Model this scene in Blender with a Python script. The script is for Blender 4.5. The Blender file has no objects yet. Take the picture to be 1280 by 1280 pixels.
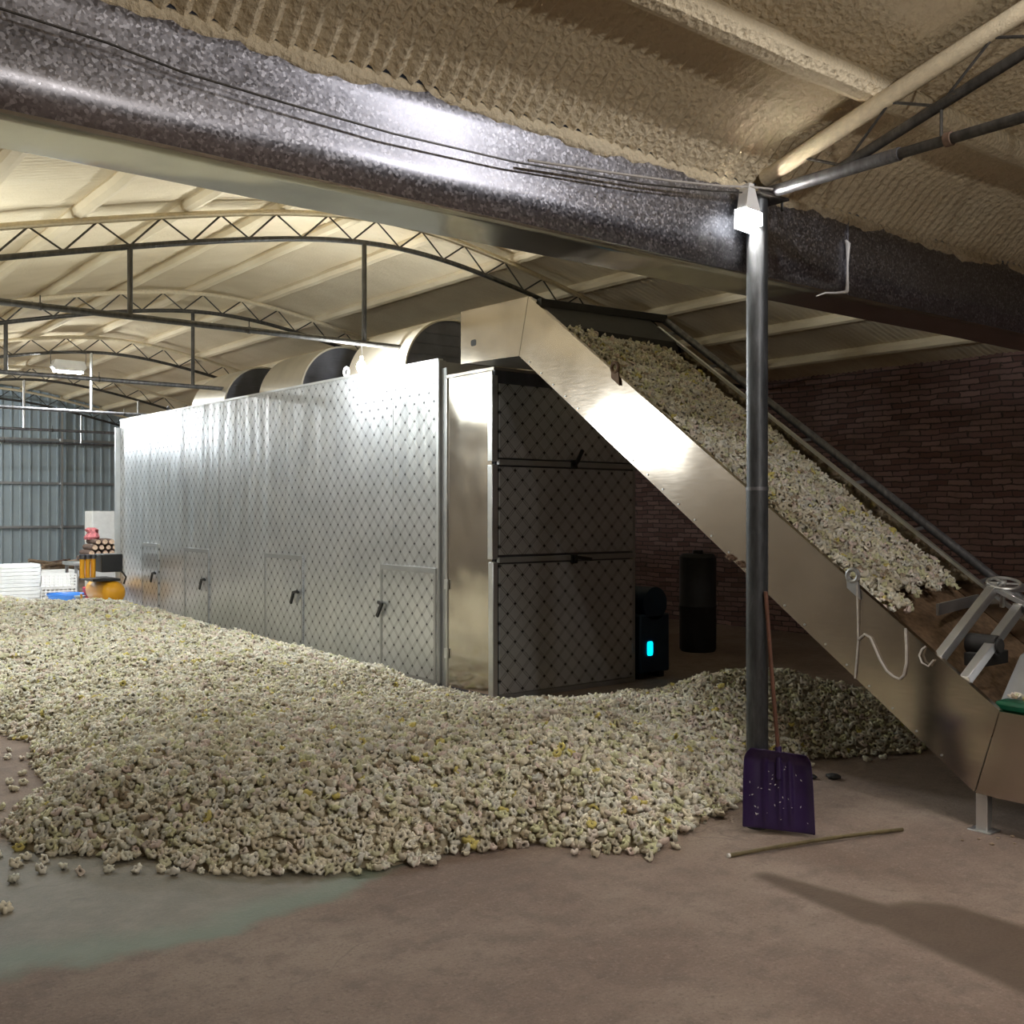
import bpy, math, random
import numpy as np
from mathutils import Vector, Matrix

random.seed(7)
rng = np.random.default_rng(11)
scene = bpy.context.scene
PI = math.pi

# ------------------------------------------------------------------ camera, world, lights, exposure
cam_d = bpy.data.cameras.new('camera')
cam = bpy.data.objects.new('camera', cam_d)
scene.collection.objects.link(cam)
cam.location = (0, 0, 1.6)
cam.rotation_euler = (math.radians(90), 0, math.radians(-38.2))
cam_d.sensor_width = 36.0
cam_d.lens = 36.0 * 1300 / 1280
cam_d.clip_start = 0.05
cam_d.clip_end = 100
scene.camera = cam

world = bpy.data.worlds.new('world')
scene.world = world
world.use_nodes = True
bg = world.node_tree.nodes['Background']
bg.inputs['Color'].default_value = (0.8, 0.9, 1.0, 1)
bg.inputs['Strength'].default_value = 0.02

scene.view_settings.view_transform = 'Standard'
scene.view_settings.look = 'None'
scene.view_settings.gamma = 1.0
scene.view_settings.use_curve_mapping = False
scene.view_settings.exposure = 0.52


def point_lamp(name, loc, power, color, radius=0.12, spot=None, aim=None):
    d = bpy.data.lights.new(name, 'SPOT' if spot else 'POINT')
    d.energy = power
    d.color = color
    d.shadow_soft_size = radius
    o = bpy.data.objects.new(name, d)
    scene.collection.objects.link(o)
    o.location = loc
    if spot:
        d.spot_size = math.radians(spot)
        d.spot_blend = 0.6
        v = Vector(aim) - Vector(loc)
        o.rotation_euler = v.to_track_quat('-Z', 'Y').to_euler()
    return o


COOL = (0.86, 0.95, 1.0)
WARM = (1.0, 0.86, 0.68)
# lamps of the two halls that hang outside the picture
point_lamp('near_hall_lamp', (2.0, -1.6, 3.2), 118, (1.0, 0.94, 0.88), 0.06)
point_lamp('gutter_lamp', (3.9, 0.9, 3.95), 80, (0.97, 0.96, 1.0), 0.05)
point_lamp('hall_left_lamp', (1.15, 9.0, 2.62), 102, (0.93, 0.99, 1.0), 0.10)
point_lamp('hall_middle_lamp', (0.55, 13.5, 3.5), 180, (0.92, 1.0, 0.99), 0.10)
point_lamp('hall_end_lamp', (2.6, 24.3, 3.6), 230, (0.88, 0.95, 1.0), 0.12)

# ------------------------------------------------------------------ node helpers


class NT:
    def __init__(s, name):
        s.m = bpy.data.materials.new(name)
        s.m.use_nodes = True
        s.t = s.m.node_tree
        s.b = s.t.nodes['Principled BSDF']
        s.coord = None

    def n(s, kind, **kw):
        nd = s.t.nodes.new(kind)
        for k, v in kw.items():
            setattr(nd, k, v)
        return nd

    def l(s, a, b):
        s.t.links.new(a, b)

    def put(s, sock, v):
        if hasattr(v, 'is_output') or isinstance(v, bpy.types.NodeSocket):
            s.l(v, sock)
        else:
            sock.default_value = v

    def math(s, op, a, b=0.0, c=0.0, clamp=False):
        nd = s.n('ShaderNodeMath', operation=op, use_clamp=clamp)
        s.put(nd.inputs[0], a)
        s.put(nd.inputs[1], b)
        s.put(nd.inputs[2], c)
        return nd.outputs[0]

    def obj(s):
        if s.coord is None:
            s.coord = s.n('ShaderNodeTexCoord').outputs['Object']
        return s.coord

    def xyz(s):
        nd = s.n('ShaderNodeSeparateXYZ')
        s.l(s.obj(), nd.inputs[0])
        return nd.outputs

    def mapped(s, scale):
        nd = s.n('ShaderNodeMapping')
        s.l(s.obj(), nd.inputs['Vector'])
        nd.inputs['Scale'].default_value = scale
        return nd.outputs[0]

    def noise(s, scale, detail=3, rough=0.55, vec=None, distortion=0.0):
        nd = s.n('ShaderNodeTexNoise')
        s.l(vec if vec is not None else s.obj(), nd.inputs['Vector'])
        nd.inputs['Scale'].default_value = scale
        nd.inputs['Detail'].default_value = detail
        nd.inputs['Roughness'].default_value = rough
        nd.inputs['Distortion'].default_value = distortion
        return nd.outputs['Fac']

    def voronoi(s, scale, out='Distance', vec=None):
        nd = s.n('ShaderNodeTexVoronoi')
        s.l(vec if vec is not None else s.obj(), nd.inputs['Vector'])
        nd.inputs['Scale'].default_value = scale
        return nd.outputs[out]

    def ramp(s, fac, stops):
        nd = s.n('ShaderNodeValToRGB')
        e = nd.color_ramp.elements
        while len(e) < len(stops):
            e.new(0.5)
        for el, (p, c) in zip(e, stops):
            el.position = p
            el.color = (*c, 1) if len(c) == 3 else c
        s.put(nd.inputs[0], fac)
        return nd.outputs[0]

    def mix(s, fac, a, b):
        nd = s.n('ShaderNodeMix', data_type='RGBA')
        s.put(nd.inputs[0], fac)
        for sock, v in ((nd.inputs[6], a), (nd.inputs[7], b)):
            if isinstance(v, tuple):
                sock.default_value = (*v, 1) if len(v) == 3 else v
            else:
                s.l(v, sock)
        return nd.outputs[2]

    def step(s, v, a, b):
        nd = s.n('ShaderNodeMapRange', interpolation_type='SMOOTHSTEP')
        s.put(nd.inputs['Value'], v)
        nd.inputs['From Min'].default_value = a
        nd.inputs['From Max'].default_value = b
        return nd.outputs[0]

    def bump(s, height, strength=0.5, dist=0.01, normal=None):
        nd = s.n('ShaderNodeBump')
        s.l(height, nd.inputs['Height'])
        nd.inputs['Strength'].default_value = strength
        nd.inputs['Distance'].default_value = dist
        if normal is not None:
            s.l(normal, nd.inputs['Normal'])
        return nd.outputs[0]

    def out(s, color=None, rough=None, metal=None, normal=None):
        if color is not None:
            if isinstance(color, tuple):
                s.b.inputs['Base Color'].default_value = (*color, 1)
            else:
                s.l(color, s.b.inputs['Base Color'])
        if rough is not None:
            s.put(s.b.inputs['Roughness'], rough)
        if metal is not None:
            s.put(s.b.inputs['Metallic'], metal)
        if normal is not None:
            s.l(normal, s.b.inputs['Normal'])
        return s.m


def plain(name, color, rough=0.6, metal=0.0, var=0.12, scale=14.0, bump=0.0):
    t = NT(name)
    f = t.noise(scale, 4)
    lo = tuple(max(0, c * (1 - var)) for c in color)
    hi = tuple(min(1, c * (1 + var)) for c in color)
    nrm = t.bump(t.noise(scale * 4, 3), bump, 0.004) if bump else None
    return t.out(t.ramp(f, [(0.3, lo), (0.7, hi)]), rough, metal, nrm)


def glow(name, color, strength):
    t = NT(name)
    t.b.inputs['Base Color'].default_value = (*color, 1)
    t.b.inputs['Emission Color'].default_value = (*color, 1)
    t.b.inputs['Emission Strength'].default_value = strength
    return t.m


def mat_foam(name='sprayed_foam', strength=0.9, dist=0.014):
    t = NT(name)
    big = t.noise(1.3, 4)
    fine = t.noise(55, 3, 0.6)
    v = t.voronoi(34)
    c = t.ramp(big, [(0.25, (0.60, 0.50, 0.33)), (0.55, (0.68, 0.58, 0.40)), (0.8, (0.74, 0.66, 0.48))])
    h = t.math('ADD', fine, t.math('MULTIPLY', v, 0.8))
    return t.out(c, 0.85, 0.0, t.bump(h, strength, dist))


def mat_floor():
    t = NT('worn_concrete_floor')
    x, y, z = t.xyz()
    n1 = t.noise(0.9, 5, 0.6)
    n2 = t.noise(7, 6, 0.65)
    n3 = t.noise(60, 3)
    streak = t.noise(2.0, 5, 0.6, t.mapped((1.0, 3.2, 1)), 0.8)
    base = t.mix(t.step(n1, 0.35, 0.65), (0.20, 0.145, 0.115), (0.285, 0.222, 0.178))
    pits = t.noise(23, 5, 0.7)
    base = t.mix(t.math('MULTIPLY', t.step(pits, 0.56, 0.70), 0.5), base, (0.12, 0.088, 0.07))
    base = t.mix(t.math('MULTIPLY', t.step(pits, 0.46, 0.34), 0.3), base, (0.36, 0.29, 0.24))
    base = t.mix(t.math('MULTIPLY', t.step(n2, 0.45, 0.68), 0.6), base, (0.155, 0.115, 0.095))
    base = t.mix(t.math('MULTIPLY', t.step(streak, 0.55, 0.75), 0.35), base, (0.33, 0.27, 0.22))
    speck = t.noise(75, 4, 0.75)
    base = t.mix(t.math('MULTIPLY', t.step(speck, 0.54, 0.66), 0.5), base, (0.11, 0.08, 0.065))
    base = t.mix(t.math('MULTIPLY', t.step(speck, 0.46, 0.34), 0.35), base, (0.38, 0.31, 0.26))
    # grey green spilled patch in front of the heap
    wob = t.math('MULTIPLY', t.math('SUBTRACT', n1, 0.5), 0.9)
    yy = t.math('ADD', y, wob)
    g = t.math('MULTIPLY', t.step(yy, 3.78, 3.90), t.math('SUBTRACT', 1.0, t.step(yy, 5.2, 5.7)))
    xx = t.math('ADD', x, wob)
    g = t.math('MULTIPLY', g, t.math('SUBTRACT', 1.0, t.step(xx, 2.2, 2.75)))
    gcol = t.mix(t.step(n2, 0.4, 0.7), (0.15, 0.155, 0.12), (0.235, 0.225, 0.18))
    base = t.mix(t.math('MULTIPLY', g, 0.7), base, gcol)
    # green edge of the patch
    ge = t.math('MULTIPLY', g, t.math('SUBTRACT', 1.0, t.step(yy, 3.9, 4.15)))
    base = t.mix(t.math('MULTIPLY', ge, 0.5), base, (0.13, 0.21, 0.15))

    # darker, smoother brown patch: two capsules with a soft edge
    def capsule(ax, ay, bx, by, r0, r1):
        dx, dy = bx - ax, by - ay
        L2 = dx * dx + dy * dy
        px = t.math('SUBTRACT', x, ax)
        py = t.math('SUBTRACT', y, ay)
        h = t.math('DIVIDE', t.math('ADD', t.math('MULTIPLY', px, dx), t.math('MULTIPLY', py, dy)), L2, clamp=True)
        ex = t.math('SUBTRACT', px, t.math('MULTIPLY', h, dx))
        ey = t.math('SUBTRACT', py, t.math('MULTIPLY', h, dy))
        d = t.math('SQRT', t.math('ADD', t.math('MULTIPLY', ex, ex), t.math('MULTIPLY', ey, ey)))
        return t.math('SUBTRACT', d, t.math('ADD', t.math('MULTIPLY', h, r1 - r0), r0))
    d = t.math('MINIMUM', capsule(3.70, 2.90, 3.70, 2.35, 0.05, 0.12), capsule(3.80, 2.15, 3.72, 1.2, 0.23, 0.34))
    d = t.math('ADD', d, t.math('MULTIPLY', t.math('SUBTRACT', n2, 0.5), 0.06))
    dark_patch = t.math('SUBTRACT', 1.0, t.step(d, -0.035, 0.035))
    base = t.mix(t.math('MULTIPLY', dark_patch, 0.8), base, (0.085, 0.055, 0.036))
    # cracks
    cr = t.n('ShaderNodeTexVoronoi', feature='DISTANCE_TO_EDGE')
    mv = t.n('ShaderNodeMapping')
    t.l(t.obj(), mv.inputs['Vector'])
    mv.inputs['Scale'].default_value = (0.45, 0.9, 1)
    add = t.n('ShaderNodeVectorMath', operation='ADD')
    nz = t.n('ShaderNodeTexNoise')
    t.l(t.obj(), nz.inputs['Vector'])
    nz.inputs['Scale'].default_value = 2.2
    t.l(mv.outputs[0], add.inputs[0])
    t.l(nz.outputs['Color'], add.inputs[1])
    t.l(add.outputs[0], cr.inputs['Vector'])
    cr.inputs['Scale'].default_value = 0.8
    crack = t.math('SUBTRACT', 1.0, t.step(cr.outputs['Distance'], 0.0, 0.012))
    base = t.mix(t.math('MULTIPLY', t.math('MULTIPLY', crack, t.step(n1, 0.5, 0.6)), 0.3), base, (0.07, 0.055, 0.045))
    rough = t.math('SUBTRACT', 0.86, t.math('MULTIPLY', dark_patch, 0.2))
    rough = t.math('SUBTRACT', rough, t.math('MULTIPLY', g, 0.2))
    h = t.math('ADD', t.math('MULTIPLY', n2, 0.6), t.math('MULTIPLY', n3, 0.4))
    return t.out(base, rough, 0.0, t.bump(h, 0.6, 0.014))


def mat_brick():
    t = NT('red_brick')
    x, y, z = t.xyz()
    cmb = t.n('ShaderNodeCombineXYZ')
    wv = t.math('MULTIPLY', t.math('SUBTRACT', t.noise(2.5, 4, 0.7), 0.5), 0.07)
    t.l(t.math('ADD', t.math('ADD', x, y), t.math('MULTIPLY', wv, 3.0)), cmb.inputs[0])
    t.l(t.math('ADD', z, wv), cmb.inputs[1])
    br = t.n('ShaderNodeTexBrick')
    t.l(cmb.outputs[0], br.inputs['Vector'])
    br.inputs['Scale'].default_value = 1.0
    br.inputs['Brick Width'].default_value = 0.25
    br.inputs['Row Height'].default_value = 0.068
    br.inputs['Mortar Size'].default_value = 0.009
    br.inputs['Mortar Smooth'].default_value = 0.3
    br.inputs['Color1'].default_value = (0.125, 0.062, 0.052, 1)
    br.inputs['Color2'].default_value = (0.25, 0.15, 0.13, 1)
    br.inputs['Mortar'].default_value = (0.055, 0.036, 0.032, 1)
    dirt = t.noise(3, 5, 0.65)
    c = t.mix(t.math('MULTIPLY', t.step(dirt, 0.45, 0.75), 0.5), br.outputs['Color'], (0.11, 0.075, 0.06))
    h = t.math('SUBTRACT', t.math('MULTIPLY', t.noise(40, 3), 0.3), br.outputs['Fac'])
    return t.out(c, 0.9, 0.0, t.bump(h, 0.8, 0.012))


def mat_panel():
    """embossed aluminium sheet: double diagonal lines with dots on the crossings"""
    t = NT('embossed_aluminium')
    x, y, z = t.xyz()
    u0 = t.math('ADD', x, y)
    P = 0.163
    a = t.math('DIVIDE', t.math('ADD', u0, z), P)
    b = t.math('DIVIDE', t.math('SUBTRACT', u0, z), P)

    def tri(v):  # distance to nearest integer
        f = t.math('FRACT', t.math('ADD', v, 1000.0))
        return t.math('SUBTRACT', 0.5, t.math('ABSOLUTE', t.math('SUBTRACT', f, 0.5)))
    da, db = tri(a), tri(b)

    def dbl(d):  # thin pair of lines around the lattice line
        e = t.math('ABSOLUTE', t.math('SUBTRACT', d, 0.075))
        return t.math('SUBTRACT', 1.0, t.step(e, 0.012, 0.030))
    lines = t.math('MAXIMUM', dbl(da), dbl(db))
    dot = t.math('SUBTRACT', 1.0, t.step(t.math('MAXIMUM', da, db), 0.085, 0.11))
    n = t.noise(2.2, 3)
    grain = t.noise(160, 2)
    base = t.mix(t.step(n, 0.3, 0.7), (0.58, 0.60, 0.62), (0.68, 0.695, 0.71))
    base = t.mix(t.math('MULTIPLY', lines, 0.85), base, (0.15, 0.155, 0.16))
    base = t.mix(t.math('MULTIPLY', dot, 0.95), base, (0.03, 0.03, 0.035))
    h = t.math('SUBTRACT', t.math('MULTIPLY', grain, 0.12), t.math('MAXIMUM', lines, dot))
    nrm = t.bump(h, 0.12, 0.004)
    wob = t.noise(1.6, 2, 0.5, t.mapped((1, 2.2, 0.5)))
    nrm = t.bump(wob, 0.3, 0.06, nrm)
    return t.out(base, t.math('ADD', 0.24, t.math('MULTIPLY', grain, 0.12)), 0.72, nrm)


def mat_stainless(name='brushed_stainless', col=(0.66, 0.61, 0.54), rough=0.11, wob=0.4, wscale=1.1):
    t = NT(name)
    w = t.noise(wscale, 2, 0.45)
    br = t.noise(9, 4, 0.6, t.mapped((1, 1, 9)))
    spots = t.noise(3.5, 5)
    c = t.mix(t.step(spots, 0.4, 0.75), col, tuple(v * 0.86 for v in col))
    nrm = t.bump(w, wob, 0.12)
    return t.out(c, t.math('ADD', rough, t.math('MULTIPLY', br, 0.10)), 1.0, nrm)


def mat_galv():
    t = NT('galvanised_spangle')
    v = t.voronoi(95, 'Color')
    v2 = t.n('ShaderNodeSeparateColor')
    t.l(v, v2.inputs[0])
    f = t.math('MULTIPLY', t.math('ADD', v2.outputs[0], v2.outputs[1]), 0.5)
    big = t.noise(0.8, 4)
    c = t.ramp(f, [(0.2, (0.24, 0.24, 0.265)), (0.6, (0.36, 0.36, 0.395)), (0.9, (0.62, 0.62, 0.67))])
    c = t.mix(t.math('MULTIPLY', t.step(big, 0.4, 0.7), 0.35), c, (0.33, 0.32, 0.33))
    w = t.noise(1.2, 2, 0.4)
    h = t.math('ADD', t.math('MULTIPLY', f, 0.012), w)
    return t.out(c, t.math('ADD', 0.27, t.math('MULTIPLY', f, 0.22)), 0.96, t.bump(h, 0.25, 0.06))


def mat_tint(name, rough=0.8, sub=0.0):
    t = NT(name)
    at = t.n('ShaderNodeAttribute', attribute_name='tint')
    f = t.noise(90, 2)
    c = t.mix(t.math('MULTIPLY', f, 0.25), at.outputs['Color'], (0.9, 0.86, 0.74))
    return t.out(c, rough, 0.0)


def mat_pipe(name, col=(0.10, 0.10, 0.105)):
    t = NT(name)
    f = t.noise(9, 5, 0.65, t.mapped((3, 3, 0.6)))
    c = t.ramp(f, [(0.35, col), (0.62, tuple(v * 1.9 for v in col)), (0.8, tuple(min(1, v * 3.2) for v in col))])
    return t.out(c, 0.42, 0.55, t.bump(f, 0.2, 0.004))


M = dict(
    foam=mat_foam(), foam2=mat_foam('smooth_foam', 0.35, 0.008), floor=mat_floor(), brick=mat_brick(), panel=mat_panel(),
    steel=mat_stainless(), steel2=mat_stainless('conveyor_stainless', (0.53, 0.47, 0.40), 0.12, 0.22, 0.8),
    galv=mat_galv(), zinc=mat_stainless('smooth_zinc', (0.62, 0.62, 0.57), 0.13, 0.25, 1.6), flower=mat_tint('flower_petals'),
    alu=plain('aluminium_profile', (0.72, 0.74, 0.75), 0.32, 0.9, 0.08, 5),
    dark_alu=plain('grey_steel_trim', (0.42, 0.43, 0.44), 0.4, 0.8, 0.1, 5),
    pipe=mat_pipe('painted_steel_pipe'), pipe2=mat_pipe('dark_tie_pipe', (0.05, 0.047, 0.042)),
    polemat=mat_pipe('steel_post', (0.05, 0.053, 0.056)),
    black=plain('black_plastic', (0.012, 0.012, 0.013), 0.4, 0.0, 0.2),
    rubber=plain('dark_rubber', (0.02, 0.019, 0.018), 0.7, 0.0, 0.2),
    cream=plain('foam_coated_bar', (0.66, 0.56, 0.38), 0.85, 0.0, 0.1, 30, 0.6),
    purple=plain('purple_plastic', (0.035, 0.018, 0.075), 0.28, 0.0, 0.15, 6),
    wood=plain('grey_wood', (0.30, 0.22, 0.15), 0.7, 0.0, 0.3, 20),
    handle=plain('worn_shaft', (0.16, 0.075, 0.05), 0.4, 0.0, 0.2, 12),
    bamboo=plain('bamboo', (0.16, 0.13, 0.065), 0.5, 0.0, 0.25, 25),
    white=plain('white_plastic', (0.82, 0.82, 0.80), 0.5, 0.0, 0.05, 10),
    paper=plain('white_sheet', (0.80, 0.80, 0.78), 0.8, 0.0, 0.05, 10),
    yellow=plain('yellow_paint', (0.80, 0.38, 0.02), 0.3, 0.0, 0.05, 6),
    blue=plain('blue_plastic', (0.05, 0.22, 0.68), 0.4, 0.0, 0.1, 6),
    navy=plain('dark_blue_paint', (0.012, 0.035, 0.07), 0.4, 0.2, 0.2, 6),
    bag=plain('faded_red_cloth', (0.55, 0.17, 0.18), 0.8, 0.0, 0.5, 16, 0.5),
    red=plain('red_plastic', (0.75, 0.10, 0.12), 0.45, 0.0, 0.1, 6),
    green=plain('green_belt', (0.0, 0.075, 0.035), 0.45, 0.0, 0.15, 10),
    brownbelt=plain('stained_belt', (0.16, 0.10, 0.055), 0.8, 0.0, 0.4, 30, 0.4),
    rust=plain('rusty_lug', (0.20, 0.13, 0.09), 0.6, 0.5, 0.25, 25),
    cladding=plain('blue_grey_cladding', (0.36, 0.43, 0.47), 0.45, 0.1, 0.06, 3),
    hoodskin=plain('hood_skin', (0.62, 0.57, 0.47), 0.35, 0.7, 0.1, 3),
    hooddark=plain('hood_inside', (0.17, 0.175, 0.20), 0.28, 0.75, 0.2, 5),
    cord=plain('pale_cord', (0.50, 0.47, 0.43), 0.7, 0.0, 0.1, 40),
    log=plain('log_ends', (0.45, 0.32, 0.22), 0.8, 0.0, 0.35, 18),
    bark=plain('bark', (0.13, 0.085, 0.065), 0.9, 0.0, 0.35, 25, 0.5),
    darksheet=plain('dark_tarpaulin', (0.02, 0.02, 0.022), 0.6, 0.0, 0.3, 8),
    plaster=plain('dark_plaster', (0.20, 0.17, 0.14), 0.9, 0.0, 0.15, 5),
    bulb=glow('bulb_glow', (0.93, 0.97, 1.0), 1600.0),
    lens=glow('flood_lens', (0.93, 0.98, 1.0), 850.0),
    polelens=glow('pole_lamp_lens', (1.0, 0.95, 0.88), 950.0),
    shade=glow('added_glowing_skirt', (0.95, 0.98, 1.0), 1.2),
    cyan=glow('cyan_indicator', (0.0, 0.62, 0.95), 1.6),
)

# ------------------------------------------------------------------ mesh helpers
ORG = {}


class MB:
    def __init__(s):
        s.v, s.f = [], []

    def add(s, vs, fs):
        o = len(s.v)
        s.v += [tuple(map(float, p)) for p in vs]
        s.f += [tuple(i + o for i in f) for f in fs]
        return s

    def box(s, x0, x1, y0, y1, z0, z1):
        return s.add([(x0, y0, z0), (x1, y0, z0), (x1, y1, z0), (x0, y1, z0), (x0, y0, z1), (x1, y0, z1), (x1, y1, z1), (x0, y1, z1)],
                     [(0, 3, 2, 1), (4, 5, 6, 7), (0, 1, 5, 4), (1, 2, 6, 5), (2, 3, 7, 6), (3, 0, 4, 7)])

    def bar(s, a, b, w, h=None, up=(0, 0, 1)):
        """square bar from a to b"""
        h = h or w
        a, b = Vector(a), Vector(b)
        d = (b - a).normalized()
        u = Vector(up)
        if abs(d.dot(u)) > 0.95:
            u = Vector((0, 1, 0))
        r = d.cross(u).normalized() * w / 2
        t = r.cross(d).normalized() * h / 2
        vs = [a - r - t, a + r - t, a + r + t, a - r + t, b - r - t, b + r - t, b + r + t, b - r + t]
        return s.add(vs, [(0, 1, 2, 3), (7, 6, 5, 4), (0, 4, 5, 1), (1, 5, 6, 2), (2, 6, 7, 3), (3, 7, 4, 0)])

    def tube(s, pts, r, seg=12, closed=False):
        pts = [Vector(p) for p in pts]
        n = len(pts)
        rs = r if isinstance(r, (list, tuple)) else [r] * n
        ring0 = None
        vs, fs = [], []
        prev = None
        for i, p in enumerate(pts):
            if closed:
                d = (pts[(i + 1) % n] - pts[i - 1]).normalized()
            else:
                d = (pts[min(i + 1, n - 1)] - pts[max(i - 1, 0)]).normalized()
            if prev is None:
                u = Vector((0, 0, 1)) if abs(d.z) < 0.9 else Vector((1, 0, 0))
                prev = (u - d * u.dot(d)).normalized()
            else:
                prev = (prev - d * prev.dot(d)).normalized()
            q = d.cross(prev)
            for k in range(seg):
                a = 2 * PI * k / seg
                vs.append(p + (prev * math.cos(a) + q * math.sin(a)) * rs[i])
        m = n if closed else n - 1
        for i in range(m):
            j = (i + 1) % n
            for k in range(seg):
                k2 = (k + 1) % seg
                fs.append((i * seg + k, i * seg + k2, j * seg + k2, j * seg + k))
        if not closed:
            fs.append(tuple(range(seg))[::-1])
            fs.append(tuple((n - 1) * seg + k for k in range(seg)))
        return s.add(vs, fs)

    def cyl(s, a, b, r, seg=20):
        return s.tube([a, b], r, seg)

    def prism(s, poly, axis, a0, a1):
        """polygon in the other two axes, extruded along axis"""
        n = len(poly)

        def P(q, t):
            q = list(q)
            q.insert(axis, t)
            return q
        vs = [P(q, a0) for q in poly] + [P(q, a1) for q in poly]
        fs = [tuple(range(n))[::-1], tuple(range(n, 2 * n))]
        fs += [(i, (i + 1) % n, n + (i + 1) % n, n + i) for i in range(n)]
        return s.add(vs, fs)

    def grid(s, nx, ny, fn):
        vs = [fn(i, j) for j in range(ny) for i in range(nx)]
        fs = [(j * nx + i, j * nx + i + 1, (j + 1) * nx + i + 1, (j + 1) * nx + i) for j in range(ny - 1) for i in range(nx - 1)]
        return s.add(vs, fs)

    def lathe(s, prof, c, axis=2, seg=24):
        """profile (r, h) around an axis through c"""
        n = len(prof)
        vs, fs = [], []
        for k in range(seg):
            a = 2 * PI * k / seg
            for r, h in prof:
                p = [r * math.cos(a), r * math.sin(a)]
                p.insert(axis, h)
                vs.append((p[0] + c[0], p[1] + c[1], p[2] + c[2]))
        for k in range(seg):
            k2 = (k + 1) % seg
            for i in range(n - 1):
                fs.append((k * n + i, k2 * n + i, k2 * n + i + 1, k * n + i + 1))
        return s.add(vs, fs)

    def build(s, name, mat, parent=None, origin=None, bevel=0.0, smooth=True):
        me = bpy.data.meshes.new(name)
        o = bpy.data.objects.new(name, me)
        if parent is not None:
            og = ORG[parent.name]
        else:
            og = Vector(origin) if origin else Vector((0, 0, 0))
        me.from_pydata([(p[0] - og[0], p[1] - og[1], p[2] - og[2]) for p in s.v], [], s.f)
        me.materials.append(mat)
        import bmesh
        bm = bmesh.new()
        bm.from_mesh(me)
        bmesh.ops.recalc_face_normals(bm, faces=bm.faces)
        bm.to_mesh(me)
        bm.free()
        if smooth:
            me.polygons.foreach_set('use_smooth', [True] * len(me.polygons))
            me.set_sharp_from_angle(angle=0.6)
        scene.collection.objects.link(o)
        if parent is not None:
            o.parent = parent
        else:
            o.location = og
        ORG[o.name] = og
        if bevel:
            b = o.modifiers.new('bevel', 'BEVEL')
            b.width = bevel
            b.segments = 2
            b.limit_method = 'ANGLE'
        return o


def thing(name, loc, label, cat, group=None):
    o = bpy.data.objects.new(name, None)
    o.empty_display_size = 0.1
    o.location = loc
    scene.collection.objects.link(o)
    ORG[o.name] = Vector(loc)
    return tag(o, label, cat, group)


def tag(o, label, cat, group=None, kind=None):
    o['label'] = label
    o['category'] = cat
    if group:
        o['group'] = group
    if kind:
        o['kind'] = kind
    return o


def struct(o, label=None, cat=None):
    o['kind'] = 'structure'
    if label:
        o['label'] = label
    if cat:
        o['category'] = cat
    return o


# ------------------------------------------------------------------ hall geometry
XW, XL = 11.5, -0.5            # side walls of the far hall
XC = 5.5                       # ridge of the far hall
YG, YF = 3.74, 27.0            # gable over the gutter, far wall
YC = -2.6                      # ridge of the near hall


def drop(d, a=1.4, b=0.375):
    return b * (math.sqrt(1 + (d / a) ** 2) - 1)


def z_top(x):       # top chord of far hall trusses
    return 4.52 - drop(x - XC)


def z_bot(x):
    return 4.275 - drop(x - XC)


def z_roof(x):      # underside of the sheets
    return z_top(x) + 0.13


def n_top(y):       # near hall chord
    return 4.62 - drop(y - YC)


def n_roof(y):
    return n_top(y) + 0.12 - 0.175 * math.exp(-max(0, 3.44 - y) / 0.13)


def wob(x, y, s=1.0):
    return (math.sin(x * 3.1 * s + 1.3) * math.sin(y * 2.7 * s + 0.4) + 0.6 * math.sin(x * 7.3 * s + y * 5.1 * s) + 0.4 * math.sin(y * 11.7 * s - x * 4.3 * s + 2)) / 2


# floor
b = MB()
b.box(-3.2, 11.8, -9, 27.2, -0.12, 0.0)
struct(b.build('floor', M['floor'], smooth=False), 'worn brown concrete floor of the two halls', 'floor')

# far hall ceiling, corrugated under the foam
ceil = bpy.data.objects.new('ceiling', None)
scene.collection.objects.link(ceil)
ORG['ceiling'] = Vector((0, 0, 0))
struct(ceil, 'cream sprayed foam ceiling of the halls with purlins', 'ceiling')
PITCH = 0.076
ny = int((YF - YG) / PITCH * 4)
nx = 56
g = MB()
g.grid(nx, ny, lambda i, j: (XL + (XW - XL) * i / (nx - 1), YG + (YF - YG) * j / (ny - 1),
       z_roof(XL + (XW - XL) * i / (nx - 1)) + 0.006 * math.sin(2 * PI * j / 4) + 0.012 * wob(i * 0.4, j * 0.03)))
struct(g.build('ceiling_vault', M['foam2'], ceil))
nx2 = int(14.7 / PITCH * 5)
ny2 = 60
Y0, Y1 = -8.7, 3.44
g = MB()
g.grid(nx2, ny2, lambda i, j: (-3.1 + 14.7 * i / (nx2 - 1), Y0 + (Y1 - Y0) * j / (ny2 - 1),
       n_roof(Y0 + (Y1 - Y0) * j / (ny2 - 1)) + (0.017 - 0.008 * min(1, max(0, i / nx2 * 14.7 - 5.5) / 3)) * math.sin(2 * PI * i / 5) + 0.010 * wob(i * 0.03, j * 0.4)))
struct(g.build('ceiling_vault', M['foam'], ceil))

# purlins under the sheets (foam coated)
for k in range(13):
    x = 0.66 + 0.927 * k
    if x > 11.3:
        break
    zz = z_roof(x) - 0.045
    n = 60
    m = MB()
    m.tube([(x + 0.008 * wob(k, q * 0.9), YG + (YF - YG) * q / n, zz) for q in range(n + 1)], 0.066, 8)
    struct(m.build('purlin', M['foam2'], ceil))
for y in (2.78, 1.86, 0.93, 0.0, -0.93, -1.9):
    zz = n_roof(y) - 0.045
    m = MB()
    n = 60
    m.tube([(-3 + 14.5 * q / n, y + 0.008 * wob(q * 0.8, y), zz + 0.006 * wob(q * 1.7, y)) for q in range(n + 1)], 0.072, 10)
    struct(m.build('purlin', M['foam'], ceil))

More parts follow.
